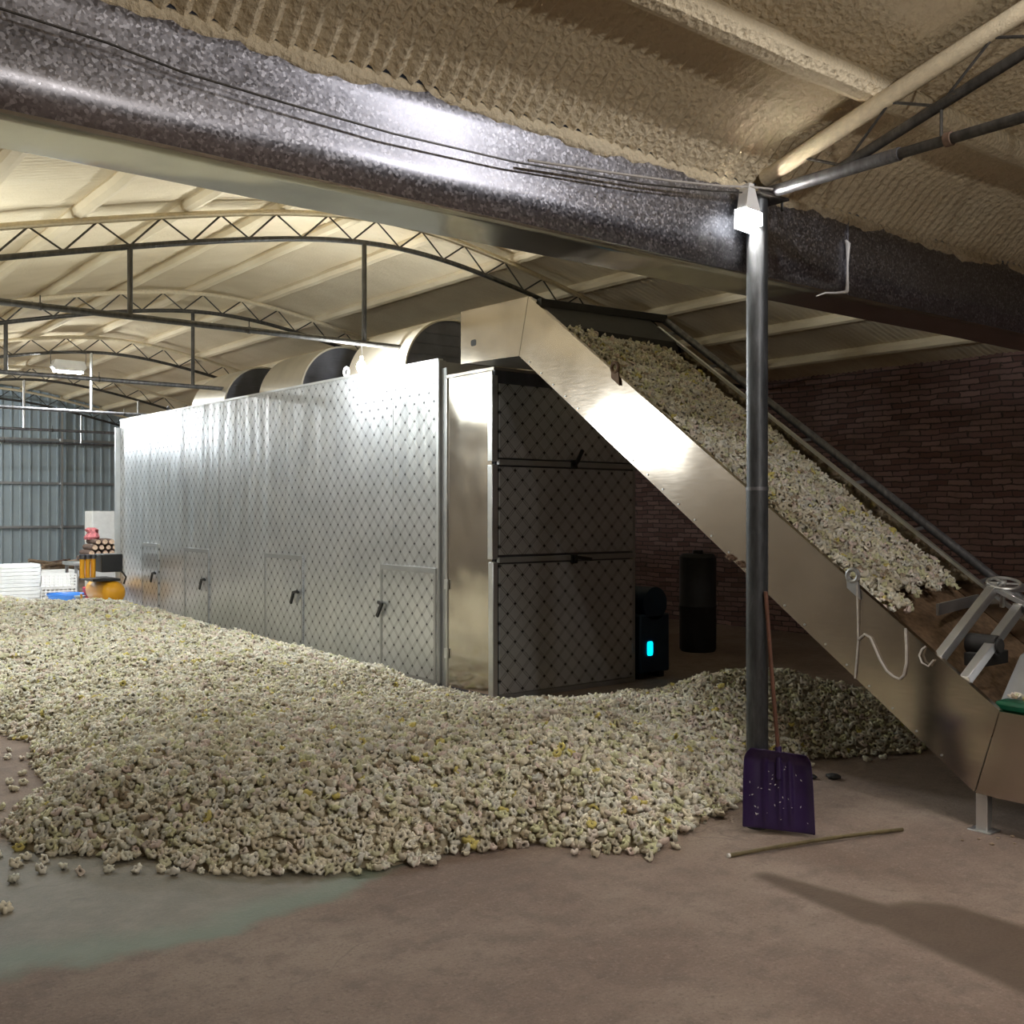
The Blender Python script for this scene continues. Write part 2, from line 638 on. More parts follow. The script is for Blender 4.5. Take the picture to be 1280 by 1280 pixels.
# walls
def wall(name, mat, x0, x1, y0, y1, z0, z1, label):
    m = MB()
    m.box(x0, x1, y0, y1, z0, z1)
    return struct(m.build(name, mat, smooth=False), label, 'wall')


wall('wall_right', M['brick'], XW, XW + 0.24, -8.9, YF + 0.2, 0, 3.42, 'dark red brick side wall behind the conveyor')
wall('wall_left', M['plaster'], XL - 0.2, XL, YG, YF + 0.2, 0, 3.6, 'left side wall of the far hall')
wall('wall_near_left', M['plaster'], -3.2, -3.0, -8.9, YG, 0, 4.9, 'left end wall of the near hall')
wall('wall_near_back', M['plaster'], -3.0, XW, -8.9, -8.7, 0, 3.6, 'back wall of the near hall')
m = MB()
n = 40
top = [(XL + (XW - XL) * i / n, z_roof(XL + (XW - XL) * i / n) + 0.05) for i in range(n + 1)]
m.prism(top + [(XW, 3.26), (XL, 3.26)], 1, YG - 0.06, YG)
struct(m.build('wall_gable', M['foam'], smooth=False), 'foam covered gable above the gutter', 'wall')
m = MB()   # closing strip above the brick wall beside the near hall
m.prism([(y, n_roof(y) + 0.08) for y in np.linspace(-8.9, YG, 30)] + [(YG, 3.4), (-8.9, 3.4)], 0, XW, XW + 0.2)
struct(m.build('wall_right_upper', M['plaster'], smooth=False), 'gable closing above the brick wall', 'wall')

# far wall: ribbed cladding with girts and studs
m = MB()
pr = []
x = XL
while x < XW:
    pr += [(x, 0.0), (x + 0.15, 0.0), (x + 0.165, 0.03), (x + 0.195, 0.03)]
    x += 0.21
pr = [p for p in pr if p[0] <= XW] + [(XW, 0.0)]
vs, fs = [], []
for px_, d in pr:
    vs.append((px_, YF - d, 0))
    vs.append((px_, YF - d, z_roof(px_) + 0.03))
for i in range(len(pr) - 1):
    fs.append((2 * i, 2 * i + 2, 2 * i + 3, 2 * i + 1))
m.add(vs, fs)
fw = struct(m.build('wall_far', M['cladding'], smooth=False), 'blue grey ribbed cladding wall at the far end', 'wall')
for z in (1.24, 2.30, 3.36):
    m = MB()
    m.box(XL, XW, YF - 0.085, YF - 0.03, z - 0.03, z + 0.03)
    struct(m.build('girt', M['dark_alu'], fw))
for x in (1.5, 4.3, 7.1, 9.9):
    m = MB()
    m.box(x - 0.02, x + 0.02, YF - 0.15, YF - 0.088, 0, z_bot(x))
    struct(m.build('stud', M['alu'], fw))

# ------------------------------------------------------------------ trusses


def hall_truss(Y, label):
    t = thing('roof_truss', (XC, Y, 0), label, 'roof truss', 'curved roof trusses of the far hall')
    xs = np.linspace(XL + 0.05, XW - 0.05, 70)
    MB().tube([(x, Y, z_top(x)) for x in xs], 0.03, 10).build('top_chord', M['cream'], t)
    MB().tube([(x, Y, max(z_bot(x), 3.28 + (0.1 if False else 0))) for x in xs if z_bot(x) > 3.2], 0.026, 10).build('bottom_chord', M['pipe2'], t)
    w = MB()
    pts = []
    x = XL + 1.0
    up = True
    while x < XW - 0.9:
        pts.append((x, Y, z_top(x) - 0.015 if up else z_bot(x) + 0.01))
        up = not up
        x += 0.27
    for p, q in zip(pts[:-1], pts[1:]):
        w.tube([p, q], 0.009, 6)
    w.build('web_bars', M['pipe2'], t)
    MB().tube([(XL + 0.05, Y, 3.27), (XC, Y, 3.27), (XW - 0.05, Y, 3.27)], 0.028, 12).build('tie_rod', M['pipe2'] if Y < 12 else M['pipe'], t)
    for x in (2.2, 4.0, 5.75):
        sl = MB()
        sl.tube([(x, Y, 3.27), (x + 0.02, Y, 3.27)], 0.034, 12)
        sl.tube([(x + 0.01, Y, 3.27), (x + 0.01, Y, 3.36)], 0.005, 6)
        sl.build('pipe_clamp', M['pipe2'], t)
    for x in (0.6, 2.93, 5.22, 7.5, 9.8):
        MB().tube([(x, Y, 3.27), (x, Y, z_bot(x))], 0.024, 10).build('hanger', M['pipe2'] if Y < 17 else M['alu'], t)
    return t


hall_truss(9.0, 'nearest curved truss of the far hall, crossing over the drying chamber')
hall_truss(13.5, 'second curved truss of the far hall, behind the nearest one')
hall_truss(18.0, 'third curved truss of the far hall, carrying the bright floodlight')
hall_truss(22.5, 'fourth curved truss, pale, between floodlight and far wall')
hall_truss(26.7, 'last curved truss standing close against the blue grey wall')

# near hall truss, springing from the post
t = thing('near_truss', (4.3, 3.38, 3.2), 'dark steel truss running from the post up to the right', 'roof truss')
ys = np.linspace(3.38, -4.0, 50)
MB().tube([(4.3, y, n_top(y) - 0.03 - 0.02 * max(0, y - 2.5)) for y in ys], 0.042, 12).build('top_chord', M['cream'], t)


def n_bot(y):
    return 3.235 + (2.95 - y) * 0.285 if y > 1.4 else 3.235 + 1.55 * 0.285 + (drop(1.4 - YC) - drop(y - YC))


MB().tube([(4.3, y, n_bot(y)) for y in np.linspace(2.95, -4.0, 40)], 0.024, 12).build('bottom_chord', M['pipe2'], t)
MB().tube([(4.3, 3.42, 3.225), (4.3, -4, 3.225)], 0.024, 12).build('tie_rod', M['pipe2'], t)
MB().tube([(4.3, 3.40, 3.225), (4.3, 2.62, 3.225)], 0.031, 12).build('sleeve', M['pipe'], t)
w = MB()
pts = []
for i, y in enumerate(np.arange(3.15, -3.5, -0.24)):
    pts.append((4.3, y, (n_bot(y) if y < 2.95 else 3.23) if i % 2 else n_top(y) - 0.06))
for p, q in zip(pts[:-1], pts[1:]):
    w.tube([p, q], 0.007, 6)
w.build('web_bars', M['pipe2'], t)
for y in (2.42, 1.2):
    w = MB()
    w.tube([(4.3, y, 3.225), (4.3, y, n_bot(y))], 0.007, 6)
    w.build('strut', M['pipe2'], t)
w = MB()
w.tube([(4.3, 2.40, 3.225), (4.3, 2.37, 3.225)], 0.032, 12)
w.build('pipe_clamp', M['rust'], t)

# ------------------------------------------------------------------ galvanised gutter
gt = thing('valley_gutter', (4.0, 3.6, 2.83), 'long galvanised box gutter spanning the picture under the roof', 'gutter')
prof = [(3.452, 3.40), (3.447, 3.20), (3.452, 3.115), (3.448, 3.09), (3.450, 2.99), (3.447, 2.965), (3.455, 2.83)]
prof_b = [(3.455, 2.83), (3.55, 2.826), (3.73, 2.826), (3.83, 2.83), (3.83, 3.34)]
g = MB()
NXG = 150
def gfun(i, j):
    x = -0.44 + 11.89 * i / (NXG - 1)
    y, z = prof[j]
    return (x, y + 0.006 * wob(x * 0.7, z * 3), z + 0.004 * wob(x * 0.5, y * 3))
g.grid(NXG, len(prof), gfun)
gb = MB()
gb.grid(NXG, len(prof_b), lambda i, j: (-0.44 + 11.89 * i / (NXG - 1), prof_b[j][0] + 0.006 * wob((-0.44 + 11.89 * i / (NXG - 1)) * 0.7, prof_b[j][1] * 3), prof_b[j][1] + 0.004 * wob((-0.44 + 11.89 * i / (NXG - 1)) * 0.5, prof_b[j][0] * 3)))
gbo = gb.build('trough_bottom', M['zinc'], gt)
gbo.modifiers.new('thickness', 'SOLIDIFY').thickness = 0.004
go = g.build('front_sheet', M['galv'], gt)
go.modifiers.new('thickness', 'SOLIDIFY').thickness = 0.004
for x in (5.12,):
    m = MB()
    m.box(x - 0.002, x + 0.002, 3.434, 3.445, 2.86 if x > 5 else 3.11, 3.27)
    m.build('seam', M['galv'], gt)
# foam drips at one seam
m = MB()
m.tube([(5.09, 3.435, 3.13), (5.105, 3.43, 3.11), (5.10, 3.43, 2.99), (5.092, 3.425, 2.87), (5.095, 3.43, 2.84)], [0.006, 0.014, 0.006, 0.009, 0.011], 8)
m.tube([(5.095, 3.43, 2.838), (4.98, 3.42, 2.815), (4.85, 3.40, 2.795), (4.74, 3.38, 2.76)], [0.009, 0.006, 0.005, 0.003], 8)
d = m.build('foam_drip', M['white'], gt)
d['label'] = 'white foam drip hanging at a gutter seam'
# ragged foam lip where roof and gutter meet
g = MB()
N = 420
def lip(i, j):
    x = -3.0 + 14.4 * i / (N - 1)
    a = j / 7 * PI
    r = 0.020 + 0.008 * wob(x * 4.1, 1.0) + 0.012 * wob(x * 1.3, 3) + 0.006 * wob(x * 11, 2)
    yy = 3.455 - r * 0.9 * math.sin(a)
    return (x, yy, n_roof(3.44) + 0.015 - (0.012 + r) * (1 - math.cos(a)) - 0.012 * max(0, wob(x * 2.3, 5)) * (j / 7))
g.grid(N, 8, lip)
struct(g.build('trim_1', M['foam']), 'ragged foam edge along the top of the gutter', 'foam edge')

# cables in front of the gutter
m = MB()
m.tube([(-0.2, 3.40, 3.14), (0.68, 3.395, 3.11), (1.03, 3.39, 3.09), (1.28, 3.40, 3.065), (1.66, 3.395, 3.05), (2.09, 3.39, 3.04), (2.68, 3.39, 3.055), (3.43, 3.39, 3.11), (3.9, 3.38, 3.165), (4.2, 3.36, 3.205)], 0.0045, 6)
tag(m.build('dark_cable', M['pipe2']), 'long dark sagging cable strung along the galvanised gutter', 'cable')
m = MB()
m.tube([(2.75, 3.385, 3.075), (3.2, 3.38, 3.115), (3.6, 3.37, 3.152), (3.95, 3.35, 3.19), (4.12, 3.33, 3.215), (4.3, 3.30, 3.228)], 0.006, 6)
tag(m.build('pale_cable', M['cord']), 'short pale cable ending at the post top beside the lamp', 'cable')

# ------------------------------------------------------------------ post
t = thing('steel_post', (4.25, 3.385, 0), 'round dark steel post standing behind the purple shovel', 'post')
m = MB()
m.tube([(4.25, 3.385, 0), (4.25, 3.385, 1.72)], 0.055, 28)
m.build('lower_tube', M['polemat'], t)
m = MB()
m.tube([(4.25, 3.385, 1.72), (4.25, 3.385, 3.19)], 0.0535, 28)
m.build('upper_tube', M['polemat'], t)
m = MB()
m.tube([(4.25, 3.385, 1.708), (4.25, 3.385, 1.727)], 0.0568, 28)
m.build('weld_ring', M['pipe'], t)
m = MB()
m.box(4.17, 4.40, 3.30, 3.44, 3.19, 3.202)
m.build('cap_plate', M['pipe2'], t)
m = MB()
m.tube([(4.38, 3.33, 3.14), (4.38, 3.33, 3.21)], 0.007, 8)
m.build('bolt', M['pipe2'], t)

# small flood lamp at the head of the post
t = thing('post_lamp', (4.165, 3.36, 3.12), 'small white lit lamp fixed at the top of the post', 'lamp')
m = MB()
m.prism([(4.115, 3.235), (4.15, 3.235), (4.205, 3.10), (4.09, 3.105)], 1, 3.325, 3.385)
m.build('housing', M['white'], t, bevel=0.002)
m = MB()
m.prism([(4.09, 3.103), (4.204, 3.098), (4.204, 3.095), (4.09, 3.100)], 1, 3.325, 3.384)
m.build('lens', M['polelens'], t)
m = MB()  # added skirts, faintly glowing, that keep the lens light off gutter and post
m.prism([(4.080, 3.110), (4.21, 3.105), (4.21, 3.005), (4.075, 3.013)], 1, 3.385, 3.391)
m.prism([(4.083, 3.110), (4.088, 3.110), (4.084, 3.040), (4.077, 3.040)], 1, 3.32, 3.385)
m.prism([(4.206, 3.10), (4.211, 3.10), (4.214, 3.034), (4.207, 3.034)], 1, 3.32, 3.385)
m.build('shade', M['shade'], t)  # the added glowing skirts, not a part of the lamp

# ------------------------------------------------------------------ drying chamber
XD, XD2 = 5.295, 6.98
YE, YP, YB = 7.0, 7.805, 16.74
dr = thing('drying_chamber', (6.1, 11.8, 0), 'long silver drying chamber clad in diamond embossed sheets', 'dryer')
m = MB()
m.box(XD + 0.03, XD2, YP + 0.03, YB - 0.02, 0.0, 2.97)
m.build('core', M['dark_alu'], dr, smooth=False)
# cladding sheets along the long side, cut around the doors
doors = [(7.825, 8.79, 1.09), (10.45, 11.42, 1.115), (13.12, 13.96, 1.11), (14.98, 15.68, 1.14)]
edges = [YP, 8.578, 9.70, 10.9, 12.14, 13.3, 14.06, 15.37, 16.05, YB]
for a, c in zip(edges[:-1], edges[1:]):
    m = MB()
    zt0 = 2.975 + 0.008 * (a - YP)
    zt1 = 2.975 + 0.008 * (c - YP)
    m.prism([(a + 0.002, 0.06), (c - 0.002, 0.06), (c - 0.002, zt1), (a + 0.002, zt0)], 0, XD, XD + 0.03)
    m.build('cladding_sheet', M['panel'], dr, smooth=False)
m = MB()
m.box(XD - 0.006, XD + 0.02, YP, YB, 0.02, 0.075)
m.build('base_rail', M['dark_alu'], dr, bevel=0.002)
m = MB()
m.prism([(YP, 2.965), (YB, 3.035), (YB, 3.06), (YP, 2.99)], 0, XD - 0.006, XD + 0.05)
m.build('top_rail', M['alu'], dr)
m = MB()
m.box(XD - 0.004, XD + 0.012, YP - 0.006, YP + 0.03, 0.05, 2.985)
m.build('edge_strip', M['alu'], dr)
m = MB()
m.box(XD + 0.0, XD + 0.08, YP - 0.004, YP + 0.03, 0.05, 2.975)
m.build('panel_return', M['dark_alu'], dr)
m = MB()
m.box(XD - 0.07, XD + 0.06, YB + 0.002, YB + 0.05, 0.02, 2.93)
m.build('end_flange', M['alu'], dr)
for k, (a, c, h) in enumerate(doors):
    m = MB()
    m.box(XD - 0.014, XD - 0.002, a, c, 0.075, h)
    dd = m.build('side_door', M['panel'], dr, bevel=0.002, smooth=False)
    fr = MB()
    w = 0.030
    fr.box(XD - 0.020, XD - 0.012, a, a + w, 0.075, h)
    fr.box(XD - 0.020, XD - 0.012, c - w, c, 0.075, h)
    fr.box(XD - 0.020, XD - 0.012, a + w, c - w, h - w * 1.6, h)
    f = fr.build('door_frame', M['dark_alu'], dd)
    hy = c - 0.02 if k == 0 else a + 0.08
    hz = 0.71
    hm = MB()
    hm.cyl((XD - 0.02, hy, hz), (XD - 0.045, hy, hz), 0.016, 12)
    s = 1 if k else -1
    hm.bar((XD - 0.045, hy - s * 0.02, hz + 0.012), (XD - 0.05, hy + s * 0.075, hz - 0.005), 0.022, 0.03)
    hm.bar((XD - 0.05, hy + s * 0.065, hz + 0.005), (XD - 0.055, hy + (s * 0.125 if k else 0.02), hz - 0.13), 0.022, 0.034)
    hh = hm.build('door_handle', M['black'], dd, bevel=0.003)
    hh['label'] = 'black lever handle'
# stainless strip and near end frame
m = MB()
m.prism([(YE + 0.05, 0.04), (YP - 0.09, 0.04), (YP - 0.09, 2.80), (YE + 0.05, 2.80)], 0, XD + 0.035, XD + 0.045)
m.build('stainless_sheet', M['steel'], dr)
m = MB()
m.box(XD + 0.028, XD + 0.05, YP - 0.09, YP - 0.004, 0.03, 2.9)
m.build('joint_strip', M['dark_alu'], dr)
m = MB()
m.box(XD + 0.022, XD + 0.034, YP - 0.10, YP - 0.085, 0.03, 2.80)
m.build('joint_bead', M['alu'], dr)
for z in (0.33, 0.95):
    m = MB()
    m.box(XD + 0.012, XD + 0.03, YP - 0.12, YP - 0.07, z - 0.045, z + 0.045)
    m.build('hinge', M['alu'], dr, bevel=0.003)
m = MB()
m.box(XD + 0.05, XD2 - 0.02, YE + 0.03, YP + 0.03, 0.02, 2.81)
m.build('end_core', M['hooddark'], dr, smooth=False)
m = MB()
m.box(XD + 0.03, XD2, YE + 0.02, YP, 2.805, 2.83)
m.build('end_roof', M['steel'], dr, smooth=False)
# corner post in three lengths as on the photograph
for z0, z1, dx in ((0.0, 1.175, 0.0), (1.20, 2.00, -0.008), (2.03, 2.755, -0.008)):
    m = MB()
    m.box(XD + dx, XD + 0.052, YE - 0.012, YE + 0.055, z0, z1)
    m.build('corner_post', M['alu'], dr, bevel=0.004)
m = MB()
m.box(XD2 - 0.03, XD2, YE - 0.01, YE + 0.03, 0.0, 2.76)
m.build('corner_post', M['dark_alu'], dr, bevel=0.003)
for z0, z1 in ((0.05, 1.155), (1.235, 1.985), (2.06, 2.69)):
    m = MB()
    m.box(XD + 0.066, XD2 - 0.035, YE - 0.012, YE + 0.028, z0, z1)
    e = m.build('end_door', M['panel'], dr, bevel=0.004, smooth=False)
for z in (1.17, 2.0, 0.0):
    m = MB()
    m.box(XD + 0.055, XD2 - 0.01, YE - (0.028 if z else 0.008), YE + 0.01, z, z + 0.045)
    m.build('door_rail', M['dark_alu'], dr, bevel=0.004)
for z, ang in ((2.035, 1), (1.19, 0)):
    hm = MB()
    hm.cyl((6.19, YE - 0.02, z), (6.19, YE - 0.07, z), 0.02, 12)
    if ang:
        hm.bar((6.19, YE - 0.065, z), (6.25, YE - 0.08, z + 0.12), 0.03)
    else:
        hm.bar((6.17, YE - 0.065, z + 0.01), (6.36, YE - 0.075, z - 0.015), 0.03)
    hm.box(6.155, 6.225, YE - 0.045, YE - 0.02, z - 0.05, z + 0.03)
    h = hm.build('latch', M['black'], dr, bevel=0.004)
# lifting lugs on the top edge
for y in (9.55, 14.7):
    m = MB()
    n = 20
    c = Vector((XD + 0.03, y, 3.055))
    m.tube([(c.x, c.y + 0.045 * math.cos(2 * PI * k / n), c.z + 0.045 * math.sin(2 * PI * k / n)) for k in range(n)], 0.014, 8, closed=True)
    m.build('lifting_lug', M['white'] if y < 10 else M['pipe'], dr)

# three half round fan hoods on the roof of the chamber
hood_labels = ('half round fan hood on the chamber roof nearest the conveyor head',
               'half round fan hood on the chamber roof behind the hanging bulb',
               'half round fan hood on the chamber roof farthest from the conveyor')
for k, y0 in enumerate((8.8, 11.05, 13.3)):
    cx, cz, R = 6.16, 2.99, 0.60
    t = thing('fan_hood', (cx, y0 + 0.6, 2.975), hood_labels[k], 'fan hood', 'fan hoods on the drying chamber')
    n = 28
    arc = [(cx - R * math.cos(PI * q / n), cz + R * math.sin(PI * q / n)) for q in range(n + 1)]
    inn = [(cx - (R - 0.02) * math.cos(PI * q / n), cz + (R - 0.02) * math.sin(PI * q / n)) for q in range(n + 1)]
    m = MB()
    m.prism(arc + inn[::-1], 1, y0, y0 + 1.15)
    m.build('hood_shell', M['hoodskin'], t)
    m = MB()
    m.prism(inn, 1, y0 + 0.03, y0 + 0.05)
    m.build('front_plate', M['hooddark'], t)
    m = MB()
    m.prism(inn, 1, y0 + 1.10, y0 + 1.13)
    m.build('back_plate', M['hoodskin'], t)
    for q in range(4):
        m = MB()
        z = cz + 0.10 + q * 0.11
        hw = math.sqrt(max(0.01, (R - 0.06) ** 2 - (z - cz) ** 2))
        m.box(cx - hw, cx + hw, y0 + 0.022, y0 + 0.032, z, z + 0.006)
        m.build('plate_rib', M['hooddark'], t)

# ------------------------------------------------------------------ conveyor
XN, XF = 5.05, 6.33


def ct(y):
    return 0.62 + (3.259 - 0.62) / (6.216 - 2.54) * (y - 2.54)


cv = thing('belt_conveyor', (5.7, 2.63, 0), 'inclined stainless belt conveyor climbing onto the drying chamber', 'conveyor')
poly = [(7.11, 3.276), (6.216, 3.259), (2.54, 0.62), (1.5, 0.60), (1.5, 0.17), (2.665, 0.193), (6.33, 2.816), (7.11, 2.84)]
# outline in two bent plates per side, with a fold line at the kinks
upper = [(7.11, 3.276), (6.216, 3.259), (6.33, 2.816), (7.11, 2.84)]
midp = [(6.214, 3.257), (2.54, 0.62), (2.667, 0.1945), (6.328, 2.814)]
low = [(2.536, 0.618), (1.5, 0.60), (1.5, 0.17), (2.661, 0.192)]
for x, nm in ((XN, 'near_side_plate'), (XF, 'far_side_plate')):
    for pl, dx in ((upper, 0.0), (midp, 0.002), (low, 0.0)):
        m = MB()
        m.prism(pl, 0, x + dx, x + 0.012 + dx)
        m.build(nm, M['steel2'], cv, smooth=False)
# inward flange on the near top edge
m = MB()
m.prism([(6.216, 3.262), (2.54, 0.623), (2.535, 0.612), (6.211, 3.25)], 0, XN, XN + 0.035)
m.build('edge_flange', M['steel2'], cv, smooth=False)
m = MB()
m.prism([(7.10, 2.85), (6.33, 2.83), (2.665, 0.205), (1.5, 0.185), (1.5, 0.195), (2.66, 0.215), (6.325, 2.84), (7.10, 2.86)], 0, XN + 0.014, XF)
m.build('belly_plate', M['dark_alu'], cv, smooth=False)
# belt surface
def belt_pts(off):
    return [(7.05, 3.20 - off), (6.25, 3.17 - off), (2.60, 0.55 - off), (1.55, 0.53 - off)]
m = MB()
m.prism(belt_pts(0.06) + belt_pts(0.075)[::-1], 0, XN + 0.02, XF - 0.005)
m.build('belt', M['brownbelt'], cv, smooth=False)
# inner skirt and outer rail of the far side
m = MB()
m.prism([(6.05, 3.145), (2.75, 0.775), (2.75, 0.75), (6.05, 3.12)], 0, XF - 0.03, XF + 0.002)
m.build('skirt_lip', M['alu'], cv, smooth=False)
m = MB()
m.prism([(6.25, 3.20), (2.60, 0.58), (2.60, 0.44), (6.25, 3.06)], 0, XF + 0.02, XF + 0.14)
m.build('return_channel', M['rubber'], cv, smooth=False)
m = MB()
m.tube([(XF + 0.20, 6.22, 3.262), (XF + 0.20, 2.58, 0.65)], 0.030, 12)
m.build('side_rail', M['pipe'], cv)
for k in range(8):
    y = 2.9 + k * 0.45
    m = MB()
    m.bar((XF + 0.01, y, ct(y) - 0.05), (XF + 0.2, y, ct(y) - 0.03), 0.02)
    m.build('rail_bracket', M['dark_alu'], cv)
m = MB()   # end bar crossing at the top of the trough
m.bar((XN + 0.03, 6.12, 3.20), (XF + 0.2, 6.18, 3.25), 0.05, 0.06)
m.build('cross_bar', M['rubber'], cv)
m = MB()
m.prism([(6.18, 3.23), (5.84, 2.985), (5.83, 2.90), (6.20, 3.14)], 0, XN + 0.03, XF - 0.01)
m.build('rubber_flap', M['rubber'], cv)
m = MB()
m.cyl((XN + 0.02, 6.93, 2.99), (XF - 0.01, 6.93, 2.99), 0.09, 24)
m.build('head_roller', M['rubber'], cv)
m = MB()
sl = []
for k in range(24):
    a = 2 * PI * k / 24
    sl.append((6.93 + 0.036 * math.copysign(abs(math.cos(a)) ** 0.5, math.cos(a)), 2.994 + 0.026 * math.copysign(abs(math.sin(a)) ** 0.6, math.sin(a))))
m.prism(sl, 0, XN - 0.0015, XN + 0.002)
m.build('adjusting_slot', M['black'], cv)
for (x, y) in ((XN + 0.02, 2.64), (XF - 0.05, 2.64), (XN + 0.02, 1.62), (XF - 0.05, 1.62)):
    m = MB()
    m.box(x, x + 0.05, y - 0.03, y + 0.03, 0.0, 0.21)
    m.box(x - 0.03, x + 0.08, y - 0.06, y + 0.06, 0.0, 0.008)
    m.build('leg', M['alu'], cv, bevel=0.003)


def lug(y, mat, x=XN - 0.008, tall=0.075):
    m = MB()
    z = ct(y)
    n = 14
    out = [(y - 0.045, z - 0.075), (y + 0.045, z - 0.03)]
    m.prism([(y - 0.05, z - 0.09), (y + 0.03, z - 0.03), (y + 0.035, z + 0.03), (y - 0.04, z + 0.005)], 0, x - 0.006, x + 0.006)
    cy, cz = y - 0.003, z + 0.04
    m.tube([(x, cy + 0.034 * math.cos(2 * PI * k / n), cz + 0.034 * math.sin(2 * PI * k / n)) for k in range(n)], 0.013, 8, closed=True)
    return m.build('lifting_lug', mat, cv)


lug(5.25, M['rust'])
lug(3.36, M['dark_alu'])
lug(3.15, M['dark_alu'], XF + 0.22)
for (y, z) in ((4.235, 1.325), (4.212, 1.312), (4.150, 1.287), (4.124, 1.272)):
    m = MB()
    m.cyl((XN + 0.004, y, z), (XN - 0.022, y, z), 0.014, 6)
    m.cyl((XN - 0.02, y, z), (XN - 0.036, y, z), 0.008, 10)
    m.build('bolt', M['rust'], cv)
m = MB()
for k in range(26):
    y = 6.2 - k * 0.14
    zb = 0.193 + 0.7157 * (y - 2.665) + 0.03
    if 2.75 < y < 6.25:
        m.cyl((XN + 0.003, y, zb), (XN - 0.004, y, zb), 0.006, 8)
m.build('rivets', M['alu'], cv)
# feeder frame at the low end
for (y, z0, x1, z1) in ((2.87, 0.835, 5.66, 1.19), (2.725, 0.745, 5.63, 1.08)):
    m = MB()
    m.bar((XN + 0.02, y, z0), (x1, y, z1), 0.05, 0.05)
    m.bar((x1 - 0.02, y, z1), (XF + 0.02, y, z1 - 0.05), 0.05, 0.05)
    m.build('feeder_bar', M['alu'], cv, bevel=0.003)
m = MB()
m.bar((5.645, 2.90, 1.20), (5.645, 2.55, 1.04), 0.06, 0.03)
m.build('feeder_cross_bar', M['dark_alu'], cv, bevel=0.003)
m = MB()
c = Vector((5.70, 2.84, 1.205))
n = 28
nrm = Vector((-0.25, -0.2, 1)).normalized()
u = nrm.cross(Vector((0, 1, 0))).normalized()
v = nrm.cross(u)
R = 0.085
m.tube([c + (u * math.cos(2 * PI * k / n) + v * math.sin(2 * PI * k / n)) * R for k in range(n)], 0.009, 8, closed=True)
for k in range(3):
    a = 2 * PI * k / 3
    m.tube([c, c + (u * math.cos(a) + v * math.sin(a)) * R], 0.007, 6)
m.tube([c + nrm * 0.02, c - nrm * 0.14], 0.014, 10)
m.build('hand_wheel', M['alu'], cv)
m = MB()
m.cyl((5.36, 2.86, 0.90), (5.36, 2.70, 0.90), 0.055, 20)
m.cyl((5.36, 2.71, 0.90), (5.36, 2.685, 0.90), 0.038, 20)
m.box(5.27, 5.55, 2.74, 2.84, 0.79, 0.86)
m.build('gear_motor', M['rubber'], cv, bevel=0.004)
m = MB()
m.prism([(5.48, 3.10), (6.31, 3.30), (6.31, 3.315), (5.48, 3.115)], 2, 1.02, 1.085)
m.build('levelling_board', M['dark_alu'], cv)
m = MB()
m.add([(5.45, 2.62, 0.86), (6.32, 2.62, 0.86), (6.32, 2.40, 1.02), (5.45, 2.40, 1.02), (5.45, 2.63, 0.85), (6.32, 2.63, 0.85), (6.32, 2.41, 1.01), (5.45, 2.41, 1.01)],
      [(0, 1, 2, 3), (7, 6, 5, 4), (0, 4, 5, 1), (1, 5, 6, 2), (2, 6, 7, 3), (3, 7, 4, 0)])
m.add([(5.20, 2.61, 0.64), (5.45, 2.63, 0.85), (5.45, 2.40, 1.0), (5.20, 2.35, 0.66), (5.21, 2.61, 0.63), (5.46, 2.63, 0.84), (5.46, 2.40, 0.99), (5.21, 2.35, 0.65)],
      [(0, 1, 2, 3), (7, 6, 5, 4), (0, 4, 5, 1), (1, 5, 6, 2), (2, 6, 7, 3), (3, 7, 4, 0)])
m.build('feed_chute', M['dark_alu'], cv)
m = MB()
m.box(XN + 0.06, XF - 0.05, 1.55, 2.60, 0.60, 0.66)
fb = m.build('feed_belt', M['green'], cv, bevel=0.02)
fb['label'] = 'dark green feed belt'

# white cord on the side of the conveyor
m = MB()
cx = XN - 0.006
m.tube([(cx - 0.012, 3.325, 1.20), (cx - 0.006, 3.325, 1.05), (cx, 3.325, 0.90), (cx, 3.335, 0.78), (cx, 3.345, 0.68)], 0.005, 6)
m.tube([(cx, 3.32, 0.90), (cx, 3.285, 0.93), (cx, 3.25, 0.915), (cx, 3.22, 0.86), (cx, 3.19, 0.80), (cx, 3.15, 0.745), (cx, 3.11, 0.72), (cx, 3.075, 0.71), (cx, 3.05, 0.735), (cx, 3.035, 0.80), (cx, 3.035, 0.88), (cx, 3.04, 0.985)], 0.007, 8)
tag(m.build('hanging_rope', M['cord'], origin=(cx, 3.2, 0.68)), 'white cord hanging in a loop on the conveyor side', 'cord')
m = MB()
m.tube([(cx, 2.88, 0.835), (cx - 0.01, 2.905, 0.80), (cx - 0.012, 2.94, 0.815), (cx - 0.012, 2.955, 0.85), (cx - 0.01, 2.94, 0.885), (cx, 2.925, 0.90)], 0.005, 6)
tag(m.build('rope_loop', M['cord'], origin=(cx, 2.92, 0.8)), 'small open cord loop beside the foot of the feeder bar', 'cord')

# ------------------------------------------------------------------ shovel and stick
sh = thing('plastic_shovel', (4.215, 3.24, 0), 'dark purple plastic shovel leaning on the steel post', 'shovel')
bl, br_ = Vector((4.098, 3.36, 0.012)), Vector((4.335, 3.10, 0.012))
ex = (br_ - bl).normalized()
W = (br_ - bl).length
back = Vector((-ex.y, ex.x, 0))
if back.dot(Vector((0.618, 0.786, 0))) < 0:
    back = -back
upv = (Vector((0, 0, 1)) + back * 0.22).normalized()
nf = ex.cross(upv)
if nf.dot(back) > 0:
    nf = -nf          # towards the camera
H = 0.385
m = MB()
NB, NH = 41, 22


